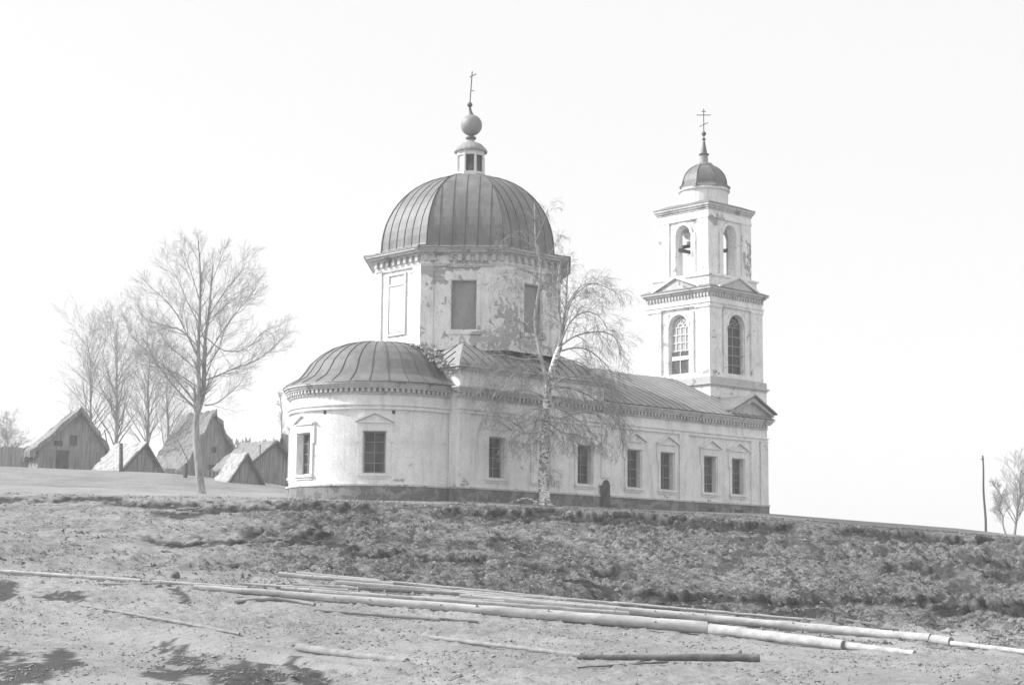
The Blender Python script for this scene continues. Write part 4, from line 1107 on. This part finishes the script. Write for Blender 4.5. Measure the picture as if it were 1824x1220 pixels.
# leaning pole on the skyline
pb = hit(1756, 950, far=125); 
b3 = at(1756, 951, 114); b3[2] = gz(b3[0], b3[1]) - .1; t3_ = at(1750, 811, 114)
mb = MB(); P = [b3 + (t3_ - b3) * f + np.array([.03 * math.sin(9 * f), 0, 0]) for f in np.linspace(0, 1, 12)]
o = thing('wooden_pole', tuple(b3), 'tall thin wooden pole standing alone on the right skyline', 'pole')
mb.tube([p - b3 for p in P], list(np.linspace(.085, .05, 12)), 7); mb.build('shaft', M_pole, o)
mb = MB(); q = t3_ - b3; mb.tube([q + np.array([-.12, 0, -.25]), q + np.array([.10, 0, -.2])], .03, 5); mb.build('peg', M_pole, o)

# ------------------------------------------------------------------ hamlet
def gable_house(name, label, cat, apex, bl, br, D, depth, ang, wallm, roofm, over=.35, group=None, eave=None, thick=.22, hip=0.0, door=None, win=None, rough=.12, verge=True):
    """apex, bl, br: picture points of the gable wall; the ridge runs back from it at angle ang (degrees from +Y, negative = to the left)"""
    pb_ = [at(bl[0], bl[1], D), at(br[0], br[1], D)]; pa = at(apex[0], apex[1], D)
    c = (pb_[0] + pb_[1]) / 2; zg = min(gz(p[0], p[1]) for p in pb_) - .1
    wdt = abs(pb_[1][0] - pb_[0][0]) / max(math.cos(R(ang)), .3) ; hw = wdt / 2
    Hh = pa[2] - zg; off = (pa[0] - c[0]); he = Hh * (eave if eave else .45)
    o = thing(name, (c[0], c[1], zg), label, cat, group, rz=-R(ang))
    g = random.Random(int(apex[0])); dp = depth
    mb = MB(); prof = [(-hw, 0), (hw, 0), (hw, he), (off, Hh - .1), (-hw, he)]
    mb.prism([(x, 0, z) for x, z in prof], [(x, dp, z) for x, z in prof]); mb.build('wall', wallm, o)
    # roof: two thick slopes, sagging, with a ragged edge
    n = 20; m6 = 12
    rf = MB()
    for sg in (-1, 1):
        top = []; bot = []
        for i in range(n + 1):
            f = i / n; y = -over + (dp + 2 * over) * f; ridge_drop = (.22 * Hh * max(0, f - .7) / .3 if rough > .18 else 0)
            sag = .10 * math.sin(f * math.pi) * Hh * .25
            hipz = 0
            rowt = []; rowb = []
            for j in range(m6):
                t = j / (m6 - 1)
                ex = (hw + over * 1.1) * sg; ez = he - over * (Hh - he) / hw * .9
                x = off + (ex - off) * t; z = Hh + .12 + (ez - Hh - .12) * t - sag * (1 - t) - ridge_drop * (1 - t)
                z += g.uniform(-rough, rough) * .45 - (rough * g.random() if t > .95 else 0); y2 = y + g.uniform(-rough, rough) * (1.3 if i in (0, n) else .4); x += sg * g.uniform(-rough, rough) * (1.2 if t > .95 else .2)
                if hip and i == n: y2 -= hip * (1 - t)
                if hip and i == 0 and hip > 3: y2 += 0
                rowt.append((x, y2, z)); rowb.append((x, y2, z - thick))
            top.append(rowt); bot.append(rowb)
        V = [p for r_ in top for p in r_] + [p for r_ in bot for p in r_]; F = []
        K = (n + 1) * m6
        for i in range(n):
            for j in range(m6 - 1):
                a = i * m6 + j; F.append((a, a + 1, a + m6 + 1, a + m6)); F.append((K + a, K + a + m6, K + a + m6 + 1, K + a + 1))
        for i in range(n):
            a = i * m6 + m6 - 1; F.append((a, a + m6, K + a + m6, K + a)); a = i * m6; F.append((a, K + a, K + a + m6, a + m6))
        for j in range(m6 - 1):
            F.append((j, K + j, K + j + 1, j + 1)); a = n * m6 + j; F.append((a, a + 1, K + a + 1, K + a))
        rf.add(V, F)
    rf.build('roof', roofm, o, normals=False)
    if verge:
        for sg in (-1, 1):
            b = MB(); ex = (hw + over) * sg; ez = he - over * (Hh - he) / hw * .85
            b.hexa([(off, -over - .16, Hh - .25), (off, -over - .04, Hh - .25), (ex, -over - .04, ez - .25), (ex, -over - .16, ez - .25), (off, -over - .16, Hh + .08), (off, -over - .04, Hh + .08), (ex, -over - .04, ez + .08), (ex, -over - .16, ez + .08)])
            b.build('verge_board', M_pole, o)
    pl = MB(); k = int(wdt / .55)
    for i in range(1, k):
        x = -hw + wdt * i / k; zt = he + (Hh - he) * (1 - abs(x - off) / (hw + abs(off))) - .25
        pl.box(x - .03, x + .03, -.04, 0.0, 0, max(zt, .5))
    for i in range(1, int(he / .42)): pl.box(-hw - .12, hw + .12, -.07, -.045, i * .42 - .03, i * .42 + .03)
    pl.build('boarding', wallm, o)
    if door:
        for (x, z0, ww, hh) in door:
            b = MB(); b.box(x - ww / 2, x + ww / 2, -.09, -.045, z0, z0 + hh); b.build('door' if z0 < .5 else 'hatch', M_dark, o)
    return o
gable_house('barn', 'grey timber barn with a high ragged thatched roof, leftmost of the barns', 'barn', (143, 727), (74, 836), (180, 838), 172, 4.2, -28, M_timber, M_thatch, over=.6, eave=.42, thick=.5, rough=.28, verge=False, door=[(-.9, 0, 1.2, 2.2), (.1, 2.7, .7, 1.0), (-1.4, 2.6, .8, .5)])
gable_house('cellar_hut', 'small cellar hut whose planked roof reaches the ground, beside the leftmost barn', 'hut', (258, 789), (226, 843), (276, 843), 166, 3.2, -62, M_timber, M_planks, over=.25, eave=.12, thick=.15)
gable_house('barn', 'big barn with a rounded dark thatched roof behind the tall bare tree', 'barn', (380, 732), (336, 838), (418, 838), 180, 5.0, -50, M_timber, M_thatch, over=.5, eave=.26, thick=.45, rough=.25, verge=False, door=[(.3, 0, 1.4, 2.0), (.2, 3.2, .5, .6)])
gable_house('cellar_hut', 'low dark cellar hut between the rounded barn and the apse', 'hut', (437, 808), (412, 850), (460, 852), 150, 1.6, -50, M_timber, M_planks, over=.2, eave=.15, thick=.12)
gable_house('cottage', 'grey cottage with a straight thatched gable just left of the apse', 'cottage', (490, 786), (444, 862), (522, 866), 160, 4, -50, M_timber, M_thatch, over=.3, eave=.45, thick=.2)
gable_house('cottage', 'pointed gable half hidden behind the apse wall and the nearer cottage', 'cottage', (506, 774), (488, 850), (526, 850), 172, 6, 20, M_timber, M_timber, over=.3, eave=.4, thick=.2)
def fence(name, label, pts, D, h, step, mat, pw=.10, gap=0.0, solid=False):
    P = [at(x, y, D) for x, y in pts]; base = P[0].copy(); base[2] = gz(base[0], base[1])
    o = thing(name, tuple(base), label, 'fence'); pal = MB(); rails = MB(); g = random.Random(9)
    for a, b in zip(P, P[1:]):
        ln = np.linalg.norm((b - a)[:2]); n = max(1, int(ln / step)); d = (b - a) / ln; d[2] = 0
        for i in range(n):
            p = a + (b - a) * (i + .5) / n; z = gz(p[0], p[1]); hh = h * g.uniform(.8, 1.1) if not solid else h * g.uniform(.93, 1.05)
            q = p - base; w2 = step * (.5 - gap / 2) * (1 if solid else .6)
            pal.box(q[0] - w2, q[0] + w2, q[1] - .03, q[1] + .03, z - base[2] - .1, z - base[2] + hh)
        for f in (.3, .8):
            rails.tube([(a[0] - base[0], a[1] - base[1] + .06, gz(a[0], a[1]) - base[2] + h * f), (b[0] - base[0], b[1] - base[1] + .06, gz(b[0], b[1]) - base[2] + h * f)], .04, 5)
    pal.build('palings', mat, o); rails.build('rail', mat, o)
fence('plank_fence', 'long dark solid plank fence at the left edge running up to the barn', [(-30, 838), (70, 837)], 174, 2.3, .22, M_timber, solid=True)
fence('picket_fence', 'low broken fence between the rounded barn and the low cellar hut', [(352, 838), (432, 838)], 158, .75, .35, M_timber)
fence('rail_fence', 'sparse low rail fence beside the planked cellar roof, left of the tall tree', [(277, 841), (330, 842)], 165, .5, 1.5, M_timber)
def post(x, yb, yt, D, label, r=.09):
    b = at(x, yb, D); b[2] = gz(b[0], b[1]) - .1; t = at(x + .5, yt, D)
    o = thing('wooden_post', tuple(b), label, 'post'); mb = MB(); mb.tube([(0, 0, 0), tuple((t - b) * .5 + np.array([.02, 0, 0])), tuple(t - b)], [r, r * .9, r * .8], 7); mb.build('shaft', M_pole, o)
    c = MB(); c.tube([tuple(t - b), tuple(t - b + np.array([0, 0, .06]))], [r * .8, r * .3], 7); c.build('worn_top', M_pole, o)
def lean(x0, y0, x1, y1, D, label, r=.06):
    a = at(x0, y0, D); a[2] = max(a[2], gz(a[0], a[1])) ; b = at(x1, y1, D + .8)
    o = thing('leaning_pole', tuple(a), label, 'pole'); mb = MB(); mb.tube([(0, 0, 0), tuple((b - a) * .5), tuple(b - a)], [r, r * .9, r * .6], 6); mb.build('shaft', M_pole, o)
    c = MB(); c.tube([tuple(b - a), tuple((b - a) * 1.01)], [r * .55, r * .2], 6); c.build('worn_top', M_pole, o)
lean(342, 836, 318, 786, 172, 'long pole leaning left against the rounded barn beside the big bare tree')
lean(200, 838, 186, 765, 168, 'pole leaning on the right roof edge of the leftmost barn', .08)
lean(404, 838, 392, 800, 170, 'short pole leaning on the gable of the rounded barn', .06)
post(215, 842, 790, 158, 'dark upright post in front of the planked cellar roof', .2)
post(463, 830, 792, 155, 'thin dark post standing between the low cellar hut and the cottage', .06)
post(330, 846, 826, 150, 'stubby dark stump left of the tall bare tree', .2)

def wood():
    T = np.random.default_rng(8); V = []; F = []
    for i in range(1500):
        s = T.uniform(330, 620); D = T.uniform(300, 340); x = (s - CX) * D / FPX; z = gz(x, D); h = T.uniform(.75, 1.0) * 14.5
        for k in range(14):
            px_, py_ = x + T.normal(0, 1.3), D + T.normal(0, 1.3); hh = z + h * (.25 + .75 * T.random()); w_ = T.uniform(.15, .5)
            o = len(V); V += [(px_ - w_, py_, hh - .9), (px_ + w_, py_ + .2, hh - .8), (px_ + T.normal(0, .3), py_, hh + .3)]; F.append((o, o + 1, o + 2))
        o = len(V); V += [(x - .15, D, z - .3), (x + .15, D, z - .3), (x, D, z + h * .7)]; F.append((o, o + 1, o + 2))
    o = mesh_np('distant_wood', np.array(V), np.array(F), M_twig, 'stuff'); tag(o, 'pale far-off wood on the rise behind the cottages', 'wood')
wood()

# ------------------------------------------------------------------ logs
LG = 'felled logs along the foot of the bank'
def log(x0, y0, x1, y1, t0, t1, label, mat=M_log, lift=0.0, bend=0.0, group=LG, knots=True, name='log', fix=None):
    n = 9; pts = []
    for i in range(n):
        f = i / (n - 1); x = x0 + (x1 - x0) * f; y = y0 + (y1 - y0) * f + bend * math.sin(f * math.pi)
        r = (t0 + (t1 - t0) * f) / 2 * 45 / FPX
        pts.append(hit(x, y, lift=r * 1.0 + lift))
    P = np.array(pts); f = np.linspace(0, 1, n)
    deg = 2 if abs(bend) > 0 or abs(x1 - x0) > 500 else 1
    Q = np.stack([np.polyval(np.polyfit(f, P[:, k], deg), np.linspace(0, 1, 25)) for k in range(3)], -1)
    rad = []
    for i in range(25):
        ff = i / 24; rad.append((t0 + (t1 - t0) * ff) / 2 * Q[i, 1] / FPX)
    g = random.Random(int(x0 * 7 + y0))
    for i in range(25): Q[i, 2] += .004 * g.gauss(0, 1) * (1 if 0 < i < 24 else 0); rad[i] *= g.uniform(.94, 1.06)
    surf = tz(Q[:, 0], Q[:, 1])[0] + np.array(rad) * (.55 if lift < 0 else .9) - Q[:, 2]
    Q[:, 2] += max(0.0, float(np.percentile(surf, 75)))
    mid = Q[12].copy(); o = thing(name, tuple(mid), label, 'log' if name == 'log' else 'pole', group)
    b = MB(); b.tube([q - mid for q in Q], rad, 12, cap=False); b.build('bole', mat, o, smooth=True, normals=False)
    for e, k in ((0, 1), (24, 23)):
        d = Q[e] - Q[k]; d /= np.linalg.norm(d); c = MB(); c.tube([Q[e] - mid - d * .02, Q[e] - mid + d * .012], [rad[e] * .985, rad[e] * .93], 12); c.build('sawn_end', M_logend, o)
    if knots and rad[12] > .05:
        kn = MB()
        for j in range(int(np.linalg.norm(Q[-1] - Q[0]) * 1.9)):
            i = g.randrange(1, 24); a = g.uniform(.2, 2.9); nrm = np.array([0, -math.cos(a), math.sin(a)]); p = Q[i] - mid + nrm * rad[i] * .9
            kn.tube([p, p + nrm * rad[i] * .35 + np.array([.04, 0, 0])], [rad[i] * .16, rad[i] * .09], 5)
        if kn.v: kn.build('branch_stubs', M_logdark, o)
    return o
log(500, 1060, 1260, 1120, 13, 23, 'longest thick peeled log lying in front, from left of centre to the butt joint')
log(1262, 1119, 1500, 1148, 20, 18, 'thick peeled log continuing right from the butt of the longest log')
log(1498, 1149, 1628, 1164, 14, 10, 'short log with a sawn left end, right of the front line of logs')
log(1120, 1088, 1656, 1136, 14, 16, 'peeled log lying behind the front line, ending in a pale sawn face on the right')
log(1500, 1122, 1692, 1143, 15, 17, 'rear log whose end sticks out furthest right beside its pale-ended neighbour', lift=-.06)
log(1694, 1145, 1850, 1163, 9, 9, 'thin pole running out of the picture on the right', group=LG)
log(528, 1020, 1100, 1076, 6, 7, 'thin rearmost pole along the top of the log pile')
log(1090, 1073, 1490, 1108, 6, 5, 'thin grey pole behind the pile, continuing the rearmost pole to the right')
log(496, 1026, 700, 1043, 9, 7, 'short pale log at the upper left of the log pile')
log(525, 1041, 900, 1062, 5, 6, 'thin pole lying in the middle of the pile, left half')
log(760, 1052, 1180, 1090, 7, 8, 'thin pole lying in the middle of the pile, right half')
log(500, 1048, 1120, 1094, 7, 10, 'medium peeled log directly behind the longest front log')
log(600, 1037, 1010, 1070, 8, 9, 'pale log between the rearmost pole and the middle poles, left part')
log(820, 1062, 1262, 1100, 10, 14, 'broad pale log tucked right behind the end of the longest log')
log(1180, 1095, 1420, 1114, 8, 9, 'pale pole behind the right half of the rear log')
log(1500, 1106, 1564, 1116, 5, 6, 'short dark piece of log on the ground, far right behind the pile', mat=M_logdark, knots=False)
log(560, 1057, 900, 1074, 8, 9, 'rough pale log wedged between the longest log and the medium one, left part')
log(640, 1047, 980, 1068, 7, 7, 'grey pole filling the middle of the pile', mat=M_pale)
log(1000, 1078, 1300, 1099, 9, 9, 'grey pole lying behind the butt joint of the front logs', mat=M_pale)
log(1280, 1103, 1520, 1124, 10, 10, 'pale log lying against the rear side of the right-hand logs')
log(1270, 1104, 1600, 1122, 4, 5, 'thin dark branch behind the right half of the pile', mat=M_logdark, knots=False)
log(620, 1092, 850, 1110, 4, 5, 'thin dark stick in the mud below the longest log', mat=M_logdark, knots=False)
log(430, 1040, 620, 1052, 5, 6, 'thin pole at the left tip of the pile under the short pale log')
log(345, 1048, 540, 1062, 10, 12, 'pale log left of the pile, its end under the longest log')
log(270, 1037, 440, 1049, 6, 7, 'thin pole bridging the left end of the log pile')
log(0, 1019, 250, 1036, 7, 8, 'long straight pole at the far left edge of the road')
log(182, 1043, 346, 1040, 4, 4, 'very thin pole lying level, left of the pile', knots=False)
log(420, 1074, 560, 1078, 6, 6, 'curved thin pole below the left end of the longest log', bend=-7, mat=M_pale)
log(560, 1088, 782, 1105, 6, 7, 'short thin pole lying just below the longest log', mat=M_pale)
log(141, 1079, 300, 1107, 5, 6, 'slightly bent thin pole on the road at left, upper piece', mat=M_pale)
log(296, 1106, 425, 1131, 7, 5, 'slightly bent thin pole on the road at left, lower piece', mat=M_pale)
log(529, 1163, 722, 1189, 15, 13, 'short thick pale log half sunk in the mud, nearest the camera', lift=-.10, mat=M_pale)
log(763, 1136, 1030, 1168, 8, 8, 'lone pole on the road below the pile, its right end touching the dark log', mat=M_pale)
log(1028, 1170, 1352, 1171, 9, 15, 'dark log with shade painted into its colour lying level on the road, nearest right of centre', mat=M_logdark, lift=.05)  # tone of its shaded face put into the material
log(1030, 1194, 1190, 1184, 3, 4, 'thin stick on the road under the dark log', mat=M_logdark, knots=False)
log(1650, 1150, 1700, 1157, 4, 4, 'short dark stick by the right end of the log pile', mat=M_logdark, knots=False)

# stones and stumps
def stone(x, y, r, label, mat=M_stone, name='stone', hh=.8):
    p = hit(x, y); g = random.Random(int(x)); mb = MB(); rings = []
    rr = r * p[1] / FPX
    for i in range(7):
        a = math.pi * (i + .35) / 7; rings.append([(rr * math.sin(a) * math.cos(2 * math.pi * j / 10) * g.uniform(.8, 1.15), rr * math.sin(a) * math.sin(2 * math.pi * j / 10) * g.uniform(.8, 1.15), rr * hh * (-math.cos(a) + .5)) for j in range(10)])
    mb.rings(rings); o = mb.build(name, mat); o.location = tuple(p); tag(o, label, name.replace('_', ' '))
stone(986, 884, 11, 'dark rounded low bush at the foot of the church, touching the birch trunk', M_dark, 'small_bush', 1.3)
stone(312, 1030, 9, 'pointed dark clod at the left end of the log pile', M_logdark, 'clod', 1.0)
stone(1318, 1163, 4, 'small clod on the road above the end of the dark log', M_stone, 'clod', 1.2)

# ------------------------------------------------------------------ hazy air
mb = MB(); mb.box(-720, 720, -90, 1170, -3.2, 37.5); hz = mb.build('haze', bpy.data.materials.new('haze_air')); hz['kind'] = 'stuff'
tag(hz, 'thin pale spring haze over the whole scene', 'haze')
hm = hz.data.materials[0]; hm.use_nodes = True; t = hm.node_tree; t.nodes.clear()
out = t.nodes.new('ShaderNodeOutputMaterial'); pv = t.nodes.new('ShaderNodeVolumePrincipled')
pv.inputs['Color'].default_value = (.97, .97, .97, 1); pv.inputs['Density'].default_value = 0.0006; pv.inputs['Anisotropy'].default_value = 0.2
t.links.new(pv.outputs[0], out.inputs['Volume'])
